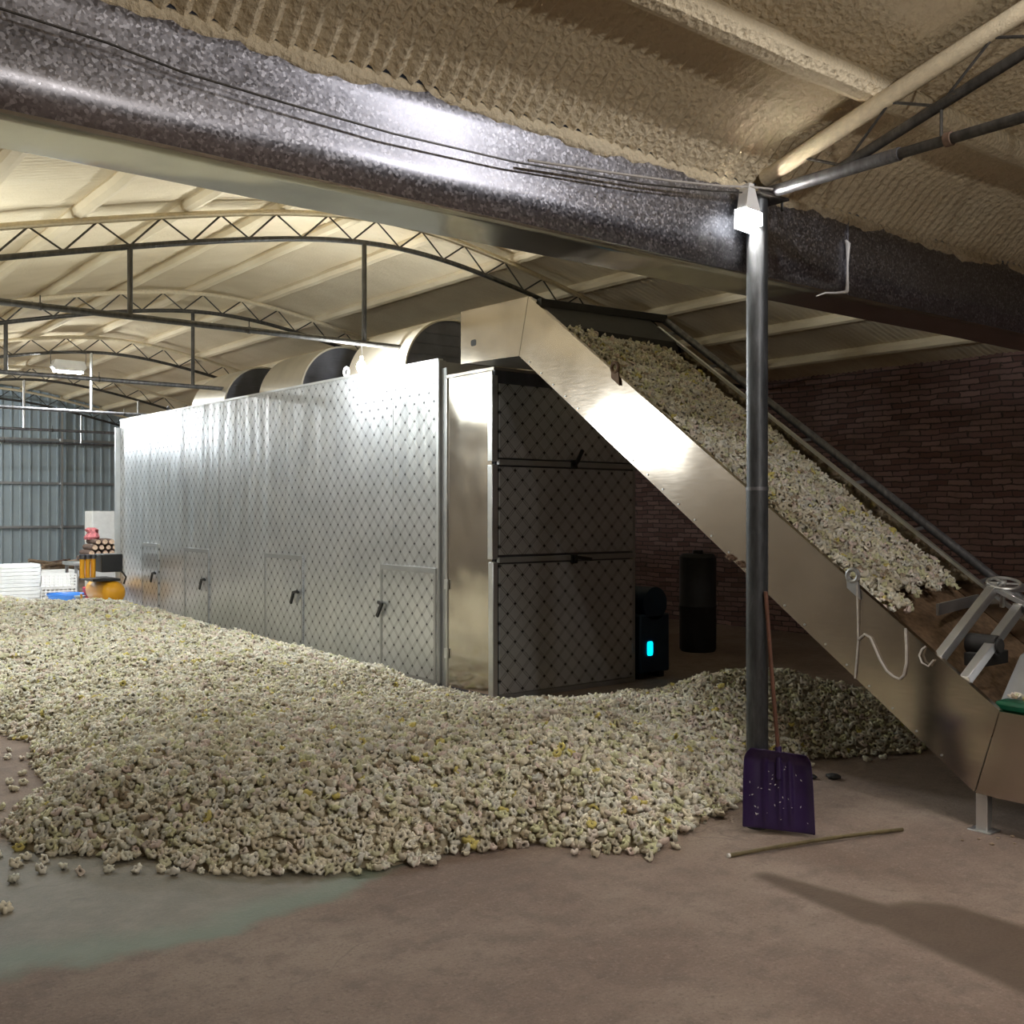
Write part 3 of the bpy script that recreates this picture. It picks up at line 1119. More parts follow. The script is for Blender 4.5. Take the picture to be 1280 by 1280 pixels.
def blade(i, j):
    s_ = i / (NB - 1)
    q = j / (NH - 1)
    half = W / 2 * (1.0 - 0.04 * q - 0.10 * max(0, q - 0.55) ** 1.2)
    if q > 0.86:
        half -= W / 2 * 0.17 * ((q - 0.86) / 0.14) ** 2.2
    xx = (s_ - 0.5) * 2
    dep = 0.045 * abs(xx) ** 5 + 0.05 * max(0, q - 0.88) / 0.12 * 0.9
    rib = 0.015 * (math.exp(-((xx - 0.36) / 0.05) ** 2) + math.exp(-((xx + 0.36) / 0.05) ** 2) + math.exp(-((xx - 0.06) / 0.06) ** 2)) * min(1, q * 5) * (1 if q < 0.86 else 0.4)
    sag = -0.012 * xx * (1 - q)
    p = (bl + br_) / 2 + ex * (xx * half) + upv * (q * H * (1 - 0.035 * xx * q) + sag + 0.012) + nf * (dep + rib)
    return p


m.grid(NB, NH, blade)
bo = m.build('blade', M['purple'], sh)
md = bo.modifiers.new('thickness', 'SOLIDIFY')
md.thickness = 0.005
bo.modifiers.new('round', 'SUBSURF').render_levels = 1
m = MB()  # small white flecks scattered over the blade face
for k in range(30):
    i, j = random.uniform(3, NB - 4), random.uniform(2, NH - 5)
    p = blade(i, j) + nf * 0.006
    a = random.uniform(0, 6.28)
    e1 = ex * math.cos(a) + upv * math.sin(a)
    e2 = (ex * -math.sin(a) + upv * math.cos(a)) * 0.4
    L = random.uniform(0.004, 0.009)
    m.add([p - e1 * L, p + e2 * L, p + e1 * L, p - e2 * L, p + nf * 0.003], [(0, 1, 4), (1, 2, 4), (2, 3, 4), (3, 0, 4), (3, 2, 1, 0)])
o = m.build('blade_specks', M['paper'], sh)
o['label'] = 'white specks scattered over the blade'
topc = (bl + br_) / 2 + upv * (H * 0.93) + ex * 0.008
m = MB()
m.tube([topc - upv * 0.10 + nf * 0.014, topc + upv * 0.06 + nf * 0.008], [0.016, 0.017], 12)
m.build('socket', M['purple'], sh)
hp = Vector((4.232, 3.318, 1.20))
m = MB()
m.tube([topc + upv * 0.03 + nf * 0.008, topc * 0.5 + hp * 0.5, hp], 0.0105, 10)
m.build('shaft', M['handle'], sh)

stick = MB()
pa, pb = Vector((3.77, 3.16, 0.010)), Vector((4.76, 2.885, 0.010))
n = 14
stick.tube([pa.lerp(pb, q / n) + Vector((0, 0, 0.010 * math.sin(PI * q / n))) for q in range(n + 1)], [0.0095 + 0.0012 * (q % 4 == 0) for q in range(n + 1)], 10)
st = thing('bamboo_stick', (4.25, 3.02, 0), 'thin bamboo stick lying on the floor before the shovel', 'stick')
stick.build('cane', M['bamboo'], st)
m = MB()
m.cyl(pa + Vector((-0.012, 0.003, 0.0)), pa + Vector((0.004, -0.001, 0)), 0.0102, 10)
m.build('cut_end', M['white'], st)


def pebble(name, loc, r, mat, label, cat, group=None, flat=0.5):
    m = MB()
    vs, n1, n2 = [], 7, 10
    sd = random.random() * 9
    prof = [(max(0.001, r * math.sin(PI * q / (n1 - 1))), r * flat * (1 - math.cos(PI * q / (n1 - 1)))) for q in range(n1)]
    m.lathe(prof, loc, 2, n2)
    m.v = [(x + r * 0.25 * wob(x * 40 + sd, y * 40), y + r * 0.25 * wob(y * 37 + sd, x * 43), max(loc[2], z)) for x, y, z in m.v]
    return tag(m.build(name, mat, origin=loc), label, cat, group)


pebble('rubber_scrap', (5.27, 3.79, 0), 0.035, M['rubber'], 'black scrap on the floor nearest the shovel blade', 'scrap', None, 0.4)
pebble('rubber_scrap', (5.37, 3.71, 0), 0.045, M['rubber'], 'flat black scrap just right of the smaller black scrap', 'scrap', None, 0.35)
for (x, y) in ((4.93, 2.58), (5.02, 2.53), (5.10, 2.50), (4.90, 2.50), (5.0, 2.44), (5.08, 2.40), (4.85, 2.62), (5.12, 2.36)):
    pebble('rubble_chip', (x, y, 0), random.uniform(0.008, 0.02), M['wood'], 'small pale rubble chip at the conveyor leg', 'rubble chip', 'rubble chips at the conveyor leg', 0.5)

# ------------------------------------------------------------------ lamps in view
t = thing('hanging_bulb', (5.17, 8.97, 3.0), 'glaring bulb hanging before the silver chamber wall', 'lamp')
m = MB()
m.tube([(5.19, 9.0, 3.25), (5.185, 8.985, 3.17), (5.17, 8.975, 3.13)], 0.006, 6)
m.build('flex', M['white'], t)
m = MB()
m.lathe([(0.001, 3.135), (0.018, 3.135), (0.020, 3.085), (0.001, 3.085)], (5.17, 8.97, 0), 2, 16)
m.build('socket', M['white'], t)
m = MB()
m.lathe([(0.001, 2.975), (0.025, 2.98), (0.042, 3.005), (0.046, 3.035), (0.036, 3.065), (0.018, 3.085)], (5.17, 8.97, 0), 2, 20)
m.build('bulb', M['bulb'], t)

t = thing('floodlight', (4.93, 17.9, 3.88), 'white floodlight hung beneath the third curved truss', 'lamp')
m = MB()
m.prism([(4.60, 4.08), (5.06, 4.08), (5.10, 3.97), (5.04, 3.90), (4.62, 3.90), (4.56, 3.97)], 1, 17.80, 18.0)
m.build('housing', M['white'], t, bevel=0.01)
m = MB()
m.box(4.62, 5.04, 17.81, 17.99, 3.885, 3.897)
m.build('lens', M['lens'], t)
m = MB()
m.tube([(4.56, 17.9, 4.0), (4.55, 17.9, 4.22), (5.11, 17.9, 4.22), (5.10, 17.9, 4.0)], 0.008, 6)
m.build('bracket', M['pipe'], t)

# ------------------------------------------------------------------ dark corner behind the conveyor
t = thing('blue_burner', (7.3, 7.3, 0), 'dark blue burner box with a cyan light beside the chamber', 'burner')
m = MB()
m.box(7.06, 7.46, 7.0, 7.55, 0.06, 0.62)
m.build('cabinet', M['navy'], t, bevel=0.02)
m = MB()
m.cyl((7.26, 7.0, 0.72), (7.26, 7.6, 0.72), 0.16, 24)
m.build('fan_casing', M['navy'], t)
for x in (7.12, 7.40):
    m = MB()
    m.box(x - 0.03, x + 0.03, 7.05, 7.5, 0.0, 0.06)
    m.build('skid', M['black'], t)
m = MB()
n = 20
sl = []
for k in range(n):
    a = 2 * PI * k / n
    sl.append((7.185 + 0.036 * math.copysign(abs(math.cos(a)) ** 0.4, math.cos(a)), 0.295 + 0.068 * math.copysign(abs(math.sin(a)) ** 0.4, math.sin(a))))
m.prism(sl, 1, 6.992, 7.001)
i = m.build('indicator', M['cyan'], t)
i['label'] = 'glowing cyan indicator'
t = thing('black_drum', (9.1, 8.1, 0), 'tall black drum in the dark behind the conveyor', 'drum')
m = MB()
m.lathe([(0.001, 0), (0.19, 0.0), (0.21, 0.03), (0.21, 0.5), (0.22, 0.52), (0.21, 0.54), (0.21, 1.08), (0.18, 1.12), (0.001, 1.12)], (9.1, 8.1, 0), 2, 28)
m.build('body', M['darksheet'], t)
m = MB()
m.lathe([(0.06, 1.12), (0.06, 1.16), (0.001, 1.16)], (9.1, 8.1, 0), 2, 16)
m.build('bung', M['black'], t)

# ------------------------------------------------------------------ things at the far left
CX, CY = -0.25, -0.55          # compressor offset from its drawing position
# air compressor
t = thing('air_compressor', (5.05, 16.7, 0), 'yellow air compressor with black motor box by the chamber end', 'compressor')
m = MB()
cx, cz, r = 5.21, 0.39, 0.175
prof = [(0.001, 16.42), (0.06, 16.425), (0.12, 16.45), (0.16, 16.49), (r, 16.55), (r, 17.35), (0.16, 17.41), (0.12, 17.45), (0.001, 17.48)]
m.lathe([(a, h) for a, h in prof], (cx, 0, cz), 1, 28)
m.build('tank', M['yellow'], t)
m = MB()
m.box(5.02, 5.33, 16.48, 16.86, 0.70, 0.97)
m.build('motor_box', M['black'], t, bevel=0.015)
m = MB()
m.box(4.90, 5.30, 16.5, 17.2, 0.565, 0.60)
m.build('deck', M['black'], t)
for k in range(3):
    m = MB()
    x = 4.78 + k * 0.085
    m.cyl((x, 16.62 + k * 0.02, 0.62), (x, 16.62 + k * 0.02, 0.90), 0.036, 14)
    m.build('cylinder', M['yellow'], t)
for k in range(3):
    x = 4.78 + k * 0.085
    m = MB()
    m.cyl((x, 16.62 + k * 0.02, 0.90), (x, 16.62 + k * 0.02, 0.965), 0.045, 12)
    m.build('cylinder_head', M['hooddark'], t)
m = MB()
m.tube([(5.31, 16.5, 0.72), (5.37, 16.46, 0.62), (5.33, 16.44, 0.52)], 0.014, 8)
m.build('hose', M['black'], t)
for x in (4.96, 5.24):
    for y in (16.56, 17.3):
        m = MB()
        m.cyl((x - 0.02, y, 0.075), (x + 0.02, y, 0.075), 0.075, 18)
        m.build('wheel', M['black'], t)
for x in (4.96, 5.24):
    for y in (16.56, 17.3):
        m = MB()
        m.box(x - 0.012, x + 0.012, y - 0.02, y + 0.02, 0.07, 0.33)
        m.build('wheel_bracket', M['yellow'], t)

t.location = (5.05 + CX, 16.7 + CY, 0)

# stack of white drying trays
ordn = ['topmost', 'second from the top', 'third from the top', 'fourth from the top', 'fifth from the top', 'sixth from the top', 'seventh from the top', 'eighth from the top', 'ninth from the top', 'lowest']
for k in range(10):
    z = 0.66 - k * 0.064
    j = 0.012 * math.sin(k * 2.3)
    m = MB()
    x0, x1, y0, y1 = 3.98 + j, 4.66 + j, 18.9, 19.45
    m.box(x0 + 0.02, x1 - 0.02, y0 + 0.02, y1 - 0.02, z - 0.008, z)
    for (a, bq, c, d) in ((x0, x1, y0, y0 + 0.02), (x0, x1, y1 - 0.02, y1), (x0, x0 + 0.02, y0, y1), (x1 - 0.02, x1, y0, y1)):
        m.box(a, bq, c, d, z - 0.008, z + 0.05)
    tag(m.build('drying_tray', M['white'], origin=((x0 + x1) / 2, 19.17, z - 0.01), bevel=0.006), 'white drying tray, %s in the left tray stack' % ordn[k], 'tray', 'stacked white drying trays')
for k, lb in enumerate(('white board leaning left of the tray stack, outermost', 'white board leaning left of the tray stack, middle one', 'white board leaning against the tray stack itself')):
    m = MB()
    x = 3.72 + 0.085 * k
    m.bar((x, 18.85, 0.0), (x + 0.05, 18.85, 0.72), 0.02, 0.6, up=(0, 1, 0))
    o = m.build('leaning_board', M['paper'], origin=(x, 18.85, 0))
    tag(o, lb, 'board', 'white boards leaning by the trays')

# table with logs and the tall white box
t = thing('work_table', (6.05, 20.6, 0), 'grey steel table loaded with split logs', 'table')
m = MB()
m.box(5.55, 6.75, 20.25, 21.0, 0.60, 0.66)
m.build('table_top', M['alu'], t, bevel=0.005)
for (x, y) in ((5.62, 20.32), (6.68, 20.32), (5.62, 20.93), (6.68, 20.93)):
    m = MB()
    m.bar((x, y, 0), (x, y, 0.6), 0.05)
    m.build('leg', M['dark_alu'], t)
m = MB()
m.bar((5.66, 20.34, 0.6), (5.95, 20.34, 0.12), 0.03)
m.build('brace', M['dark_alu'], t)
lg = 0
for row in range(4):
    for k in range(6 - row):
        x = 5.83 + k * 0.125 + row * 0.06
        z = 0.66 + 0.058 + row * 0.105
        rr = random.uniform(0.045, 0.058)
        lt = thing('split_log', (x, 20.6, z), 'short split log in the pile on the grey steel table', 'log', 'split logs piled on the steel table')
        m = MB()
        m.tube([(x, 20.30 + random.uniform(-0.02, 0.02), z), (x, 20.6, z + 0.004), (x, 20.9, z)], [rr, rr * 1.05, rr], 9)
        m.build('bark', M['bark'], lt)
        m = MB()
        m.cyl((x, 20.272, z), (x, 20.285, z), rr * 0.86, 9)
        m.build('cut_face', M['log'], lt)
for q in range(1):
    m = MB()
    m.lathe([(0.001, 1.06), (0.12, 1.07), (0.15, 1.12), (0.10, 1.2), (0.13, 1.26), (0.05, 1.30), (0.001, 1.30)], (6.02, 20.72, 0), 2, 14)
m.v = [(x + 0.05 * wob(x * 19, z * 19), y + 0.05 * wob(y * 17, z * 23), z) for x, y, z in m.v]
tag(m.build('red_bag', M['bag'], origin=(6.02, 20.72, 1.06)), 'crumpled red bag lying on top of the logs', 'bag')
t = thing('white_cabinet', (6.62, 22.4, 0), 'tall white box standing behind the log table', 'cabinet')
m = MB()
m.box(6.45, 7.15, 22.2, 22.7, 0.0, 1.62)
m.build('body', M['white'], t, bevel=0.01)
m = MB()
m.box(6.47, 7.13, 22.185, 22.2, 0.85, 1.59)
m.build('door', M['paper'], t, bevel=0.004)

# crates
for k, (x, y, z, mt, lb) in enumerate(((5.15, 19.9, 0.0, 'white', 'white lattice crate on the floor behind the blue basin'), (5.15, 19.9, 0.242, 'white', 'white lattice crate stacked on the lower lattice crate'))):
    t = thing('plastic_crate', (x, y, z), lb, 'crate', 'white lattice crates')
    m = MB()
    w, d, h = 0.62, 0.42, 0.24
    m.box(x - w / 2, x + w / 2, y - d / 2, y + d / 2, z, z + 0.015)
    m.build('bottom', M[mt], t)
    m = MB()
    for q in range(9):
        xx = x - w / 2 + 0.012 + q * (w - 0.024) / 8
        for yy in (y - d / 2, y + d / 2 - 0.014):
            m.box(xx - 0.012, xx + 0.012, yy, yy + 0.014, z, z + h)
    for q in range(5):
        zz = z + 0.02 + q * (h - 0.03) / 4
        m.box(x - w / 2, x + w / 2, y - d / 2 - 0.002, y - d / 2 + 0.012, zz - 0.01, zz + 0.01)
        m.box(x - w / 2, x + w / 2, y + d / 2 - 0.012, y + d / 2 + 0.002, zz - 0.01, zz + 0.01)
        for xx in (x - w / 2, x + w / 2 - 0.014):
            m.box(xx, xx + 0.014, y - d / 2, y + d / 2, zz - 0.01, zz + 0.01)
    m.build('lattice_side', M[mt], t)
m = MB()
m.box(4.75, 5.95, 21.3, 21.9, 0.0, 0.46)
tag(m.build('pallet_block', M['paper'], origin=(5.35, 21.6, 0), bevel=0.01), 'low white block under the branch pile behind the crates', 'block')
m = MB()
m.lathe([(0.001, 0.02), (0.20, 0.02), (0.22, 0.05), (0.28, 0.20), (0.30, 0.21), (0.29, 0.23), (0.27, 0.21), (0.20, 0.06), (0.001, 0.05)], (4.93, 18.45, 0), 2, 28)
tag(m.build('plastic_basin', M['blue'], origin=(4.93, 18.45, 0.0)), 'round blue plastic basin on the floor behind the flowers', 'basin')
m = MB()
m.lathe([(0.001, 0.0), (0.10, 0.0), (0.13, 0.30), (0.14, 0.305), (0.12, 0.31), (0.095, 0.03), (0.001, 0.03)], (5.38, 18.6, 0.0), 2, 20)
tag(m.build('red_bucket', M['red'], origin=(5.38, 18.6, 0)), 'red bucket on the floor beside the yellow compressor', 'bucket')
t = thing('spool_stand', (4.97, 17.75, 0), 'blue grey spool on a dark base before the compressor', 'spool')
m = MB()
m.lathe([(0.001, 0.0), (0.20, 0.0), (0.20, 0.025), (0.001, 0.025)], (4.97, 17.75, 0), 2, 24)
m.build('base', M['navy'], t)
m = MB()
m.lathe([(0.001, 0.02), (0.075, 0.02), (0.07, 0.20), (0.09, 0.21), (0.09, 0.23), (0.001, 0.23)], (4.97, 17.75, 0), 2, 20)
m.build('drum', M['cladding'], t)
# white sheet on the floor
m = MB()
m.grid(20, 14, lambda i, j: (3.4 + 1.9 * i / 19, 17.75 + 1.0 * j / 13, 0.012 + 0.012 * (1 + wob(i * 0.8, j * 0.9))))
so = m.build('floor_sheet', M['paper'], origin=(4.3, 18.2, 0))
so.modifiers.new('thickness', 'SOLIDIFY').thickness = 0.004
tag(so, 'white sheet spread on the floor under basin and spool', 'sheet')
# branches piled in front of the far wall
for k in range(54):
    x = random.uniform(5.2, 7.9) if k < 40 else random.uniform(4.2, 5.3)
    y = random.uniform(24.9, 25.9)
    z = 0.035 + random.random() ** 1.0 * (0.52 if k < 40 else 0.6) * max(0.12, 1 - abs(x - 6.7) / 1.7 if k < 40 else 1)
    a = random.uniform(-0.7, 0.7)
    L = random.uniform(0.5, 1.1)
    dz = random.uniform(-0.12, 0.12)
    dz = min(dz, z - 0.03) if dz > 0 else max(dz, -(z - 0.03))
    m = MB()
    p0 = Vector((x - math.cos(a) * L / 2, y - math.sin(a) * L / 2, z - dz))
    p1 = Vector((x + math.cos(a) * L / 2, y + math.sin(a) * L / 2, z + dz))
    mid = (p0 + p1) / 2 + Vector((0, 0, 0.02))
    r0 = random.uniform(0.02, 0.045)
    m.tube([p0, mid, p1], [r0, r0 * 0.9, r0 * 0.6], 7)
    o = m.build('branch', random.choice([M['wood'], M['bark'], M['wood'], M['log']]), origin=mid)
    if k < 40:
        tag(o, 'bare branch in the brushwood pile right of the wall stud', 'branch', 'branches heaped along the far wall')
    else:
        tag(o, 'bare branch in the low pile behind the white trays', 'branch', 'branches behind the white trays')

# ------------------------------------------------------------------ flowers
PAL = np.array([(0.74, 0.68, 0.52), (0.78, 0.73, 0.59), (0.68, 0.62, 0.47), (0.66, 0.64, 0.41), (0.74, 0.73, 0.60), (0.75, 0.65, 0.56), (0.84, 0.81, 0.70), (0.58, 0.51, 0.37), (0.70, 0.68, 0.60)])


def flower_template(seed, nseg=14, fine=True):
    r = np.random.default_rng(seed)
    ring = seed % 5 < 3
    if fine and ring:
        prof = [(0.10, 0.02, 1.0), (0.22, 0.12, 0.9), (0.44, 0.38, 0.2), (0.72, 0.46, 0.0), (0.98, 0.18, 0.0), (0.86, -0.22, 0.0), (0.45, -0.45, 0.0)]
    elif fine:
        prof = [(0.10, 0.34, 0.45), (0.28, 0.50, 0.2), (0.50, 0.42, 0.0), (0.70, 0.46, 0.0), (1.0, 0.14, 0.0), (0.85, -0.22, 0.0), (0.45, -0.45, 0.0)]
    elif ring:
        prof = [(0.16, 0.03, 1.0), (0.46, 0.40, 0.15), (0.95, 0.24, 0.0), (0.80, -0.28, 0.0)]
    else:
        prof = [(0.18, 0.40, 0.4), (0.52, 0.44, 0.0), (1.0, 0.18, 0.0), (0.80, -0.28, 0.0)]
    th = np.arange(nseg) * 2 * np.pi / nseg
    npet = r.integers(4, 7)
    ph = r.random() * 6.28
    sx = r.uniform(0.62, 1.0)
    bend = r.uniform(0.0, 0.35)
    rough_ = 0.085 if ring else 0.13
    vs, dk = [], []
    jag = r.normal(0, rough_, nseg)
    for q, (rad, h, dark) in enumerate(prof):
        pet = 1 + 0.20 * np.cos(npet * th + ph + q * 0.5) * min(1, rad * 1.4) + jag * rad + r.normal(0, rough_ * 0.7, nseg)
        zz = h + (0.20 * np.cos(npet * th + ph + 1.1 + q * 0.4) + r.normal(0, rough_, nseg)) * min(1, rad)
        zz = zz + 0.3 * np.sin(th + ph) * rad * r.uniform(0.2, 1.0) + bend * (rad * np.cos(th)) ** 2
        vs.append(np.stack([rad * pet * np.cos(th) * sx, rad * pet * np.sin(th), zz], 1))
        dk.append(np.full(nseg, dark))
    n = len(prof)
    V = np.concatenate(vs)
    D = np.concatenate(dk)
    F = []
    for q in range(n - 1):
        for k in range(nseg):
            k2 = (k + 1) % nseg
            F.append((q * nseg + k, q * nseg + k2, (q + 1) * nseg + k2, (q + 1) * nseg + k))
    F = np.array(F)
    # centre cap
    V = np.vstack([V, [[0, 0, -0.03]]])
    D = np.append(D, 1.0)
    c = len(V) - 1
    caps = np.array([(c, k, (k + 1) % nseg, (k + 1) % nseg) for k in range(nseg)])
    return V, F, caps[:, :3], D


def assemble(pts, nrm, rad, templates, r, extra=None):
    """numpy flowers -> vertex, quad, triangle and tint arrays"""
    Vs, Qs, Ts, Cs = [], [], [], []
    off = 0
    which = r.integers(0, len(templates), len(pts))
    for ti, (V, F, T, D) in enumerate(templates):
        idx = np.where(which == ti)[0]
        if not len(idx):
            continue
        k = len(idx)
        nn = nrm[idx] + r.normal(0, 0.55, (k, 3))
        nn /= np.linalg.norm(nn, axis=1)[:, None]
        a = r.normal(0, 1, (k, 3))
        e1 = a - nn * (a * nn).sum(1)[:, None]
        e1 /= np.linalg.norm(e1, axis=1)[:, None]
        e2 = np.cross(nn, e1)
        sc = rad[idx][:, None, None]
        P = (V[None, :, 0:1] * e1[:, None, :] + V[None, :, 1:2] * e2[:, None, :] + V[None, :, 2:3] * nn[:, None, :]) * sc + pts[idx][:, None, :]
        col = PAL[r.integers(0, len(PAL), k)] * r.uniform(0.72, 1.12, (k, 1)) * np.array([1.0, 1.0, 1.0]) ** 1
        rare = r.random(k)
        col[rare < 0.018] = (0.62, 0.52, 0.10)
        col[(rare > 0.09) & (rare < 0.17)] = (0.60, 0.60, 0.34)
        col[(rare > 0.018) & (rare < 0.05)] = (0.30, 0.22, 0.13)
        col[(rare > 0.05) & (rare < 0.09)] = (0.66, 0.52, 0.46)
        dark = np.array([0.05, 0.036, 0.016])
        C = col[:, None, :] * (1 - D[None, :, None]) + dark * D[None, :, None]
        nv = len(V)
        base = off + np.arange(k)[:, None, None] * nv
        Qs.append((F[None] + base).reshape(-1, 4))
        Ts.append((T[None] + base).reshape(-1, 3))
        Vs.append(P.reshape(-1, 3))
        Cs.append(C.reshape(-1, 3))
        off += k * nv
    if extra is not None:
        V, F, C = extra
        Qs.append(F + off)
        Vs.append(V)
        Cs.append(C)
    return np.concatenate(Vs), np.concatenate(Qs), np.concatenate(Ts), np.concatenate(Cs)


def np_mesh(name, V, Q, T, C, mat):
    me = bpy.data.meshes.new(name)
    me.vertices.add(len(V))
    me.vertices.foreach_set('co', V.astype(np.float32).ravel())
    nq, nt = len(Q), len(T)
    me.loops.add(nq * 4 + nt * 3)
    me.loops.foreach_set('vertex_index', np.concatenate([Q.ravel(), T.ravel()]).astype(np.int32))
    me.polygons.add(nq + nt)
    ls = np.concatenate([np.arange(nq) * 4, nq * 4 + np.arange(nt) * 3]).astype(np.int32)
    me.polygons.foreach_set('loop_start', ls)
    me.polygons.foreach_set('use_smooth', np.ones(nq + nt, dtype=bool))
    at = me.color_attributes.new('tint', 'FLOAT_COLOR', 'POINT')
    at.data.foreach_set('color', np.concatenate([C, np.ones((len(C), 1))], 1).astype(np.float32).ravel())
    me.materials.append(mat)
    me.update(calc_edges=True)
    me.validate()
    return me


HEAP = np.array([(1.85, 7.7), (1.67, 6.93), (1.64, 6.36), (1.4, 6.05), (1.32, 5.89), (1.22, 5.61), (1.22, 5.3), (1.32, 5.13), (1.49, 5.0), (1.5, 4.83), (1.64, 4.82), (1.72, 4.62), (1.74, 4.52), (1.98, 4.29), (2.18, 4.14), (2.43, 4.02), (2.58, 3.98), (2.76, 3.99), (3.06, 3.89), (3.27, 3.79), (3.37, 3.58), (3.5, 3.42), (3.83, 3.54), (4.07, 3.60), (4.41, 3.68), (4.74, 3.92), (5.1, 4.10), (5.67, 4.08), (6.03, 3.93), (6.38, 3.76), (6.62, 3.78), (7.0, 3.95), (7.25, 4.5), (7.0, 5.2), (6.4, 5.75), (5.9, 5.90), (5.5, 5.98), (5.2, 6.15), (5.0, 6.6), (5.02, 7.2), (5.16, 7.7), (5.15, 12.0), (5.18, 14.9), (4.9, 15.3), (4.35, 15.6), (4.2, 16.6), (3.6, 17.1), (2.4, 16.6), (1.3, 14.5), (0.7, 12), (0.55, 10), (0.9, 8.6), (1.73, 8.16)])


def poly_sd(P):
    """distance to the heap outline, positive inside"""
    A = HEAP
    B = np.roll(HEAP, -1, 0)
    d2 = np.full(len(P), 1e9)
    ins = np.zeros(len(P), bool)
    for a, bb in zip(A, B):
        e = bb - a
        w_ = P - a
        tt = np.clip((w_ @ e) / (e @ e), 0, 1)
        q = w_ - tt[:, None] * e
        d2 = np.minimum(d2, (q ** 2).sum(1))
        cond = (a[1] > P[:, 1]) != (bb[1] > P[:, 1])
        if a[1] != bb[1]:
            xi = (bb[0] - a[0]) * (P[:, 1] - a[1]) / (bb[1] - a[1]) + a[0]
            ins ^= cond & (P[:, 0] < xi)
    return np.where(ins, np.sqrt(d2), -np.sqrt(d2))


def vn(x, y, s):
    return (np.sin(x * 2.9 * s + 0.7) * np.sin(y * 2.3 * s + 1.9) + 0.6 * np.sin(x * 5.7 * s + y * 4.1 * s + 0.3) + 0.5 * np.sin(y * 7.9 * s - x * 6.1 * s)) / 2.1


def heap_h(P):
    x, y = P[:, 0], P[:, 1]
    d = poly_sd(P)
    Hh = 0.30 + 0.05 * vn(x, y, 0.6) + 0.10 * np.clip((y - 8) / 5, 0, 1)

    def bumpg(cx, cy, s, a):
        return a * np.exp(-((x - cx) ** 2 + (y - cy) ** 2) / (2 * s * s))
    Hh = Hh + bumpg(2.45, 6.0, 0.55, 0.10) + bumpg(3.9, 4.75, 0.5, 0.08) + bumpg(6.1, 4.75, 0.55, 0.16) + bumpg(3.2, 6.6, 0.6, -0.05) + bumpg(3.0, 5.0, 0.5, 0.04)
    sl_ = 0.42 + 0.12 * vn(x + 3, y, 1.1)
    h = Hh * (1 - np.exp(-np.clip(d, 0, None) / sl_)) + 0.018 * vn(x, y, 2.6) * np.clip(d * 3, 0, 1)
    # keep a low shoulder along the chamber wall
    return np.where(d > 0, np.maximum(h, 0.0), 0.0), d


def heap_n(P):
    e = 0.03
    h0 = heap_h(P)[0]
    hx = heap_h(P + np.array([e, 0]))[0]
    hy = heap_h(P + np.array([0, e]))[0]
    N = np.stack([-(hx - h0) / e, -(hy - h0) / e, np.ones(len(P))], 1)
    return N / np.linalg.norm(N, axis=1)[:, None]


def scatter(sp, ymin, ymax, dmin, dmax):
    xs = np.arange(0.4, 7.4, sp)
    ys_ = np.arange(3.3, 17.4, sp)
    X, Y = np.meshgrid(xs, ys_)
    X = X + (np.arange(len(ys_)) % 2)[:, None] * sp / 2
    P = np.stack([X.ravel(), Y.ravel()], 1) + rng.uniform(-0.42, 0.42, (X.size, 2)) * sp
    dep = P[:, 0] * 0.618 + P[:, 1] * 0.786
    P = P[(dep >= dmin) & (dep < dmax)]
    sd = poly_sd(P)
    edge = 0.02 + 0.05 * rng.random(len(P)) * (rng.random(len(P)) < 0.5)
    return P[sd > -edge * 0.6]


fineT = [flower_template(s, 14, True) for s in range(10)]
coarT = [flower_template(40 + s, 9, False) for s in range(8)]
parts = []
for sp, d0, d1, rr, T in ((0.037, 0, 6.2, 0.0255, fineT), (0.037, 6.2, 8.6, 0.0255, coarT), (0.043, 8.6, 11.0, 0.029, coarT), (0.052, 11.0, 20, 0.035, coarT)):
    P = scatter(sp, 0, 0, d0, d1)
    h, sd = heap_h(P)
    N = heap_n(P)
    R_ = rr * rng.uniform(0.78, 1.22, len(P))
    z = h + R_ * rng.uniform(0.1, 0.9, len(P)) + 0.004
    z = np.maximum(z, R_ * 0.42)
    parts.append([np.column_stack([P, z]), N, R_, T, sd])

# the flowers nearest the camera along the front are individuals
p0 = parts[0]
PX = p0[0]
dep = PX[:, 0] * 0.618 + PX[:, 1] * 0.786
lat = PX[:, 0] * 0.786 - PX[:, 1] * 0.618
vis = (lat / dep > -0.49) & (lat / dep < 0.21)
order = np.argsort(np.where(vis, dep - PX[:, 2] * 0.8, 99))
front = order[:268]
keep = np.ones(len(PX), bool)
keep[front] = False
ind_pts, ind_n, ind_r = PX[front], p0[1][front], p0[2][front]
Vall, Qall, Tall, Call = [], [], [], []
off = 0
parts[0] = [PX[keep], p0[1][keep], p0[2][keep], p0[3], p0[4][keep]]
# under-layer mound
gx = np.arange(0.3, 7.5, 0.07)
gy = np.arange(3.3, 17.5, 0.07)
GX, GY = np.meshgrid(gx, gy)
GP = np.stack([GX.ravel(), GY.ravel()], 1)
gh, gsd = heap_h(GP)
gz = np.where(gsd > 0.03, np.maximum(gh - 0.004, 0.003), -0.03)
MV = np.column_stack([GP, gz])
nxg = len(gx)
cells = []
for j in range(len(gy) - 1):
    for i in range(nxg - 1):
        q = (j * nxg + i, j * nxg + i + 1, (j + 1) * nxg + i + 1, (j + 1) * nxg + i)
        if max(gsd[list(q)]) > 0.03:
            cells.append(q)
MF = np.array(cells)
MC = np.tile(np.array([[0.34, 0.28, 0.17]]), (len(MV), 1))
for k, (P3, N, R_, T, sd) in enumerate(parts):
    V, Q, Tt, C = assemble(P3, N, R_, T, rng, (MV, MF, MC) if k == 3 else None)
    Vall.append(V)
    Qall.append(Q + off)
    Tall.append(Tt + off)
    Call.append(C)
    off += len(V)
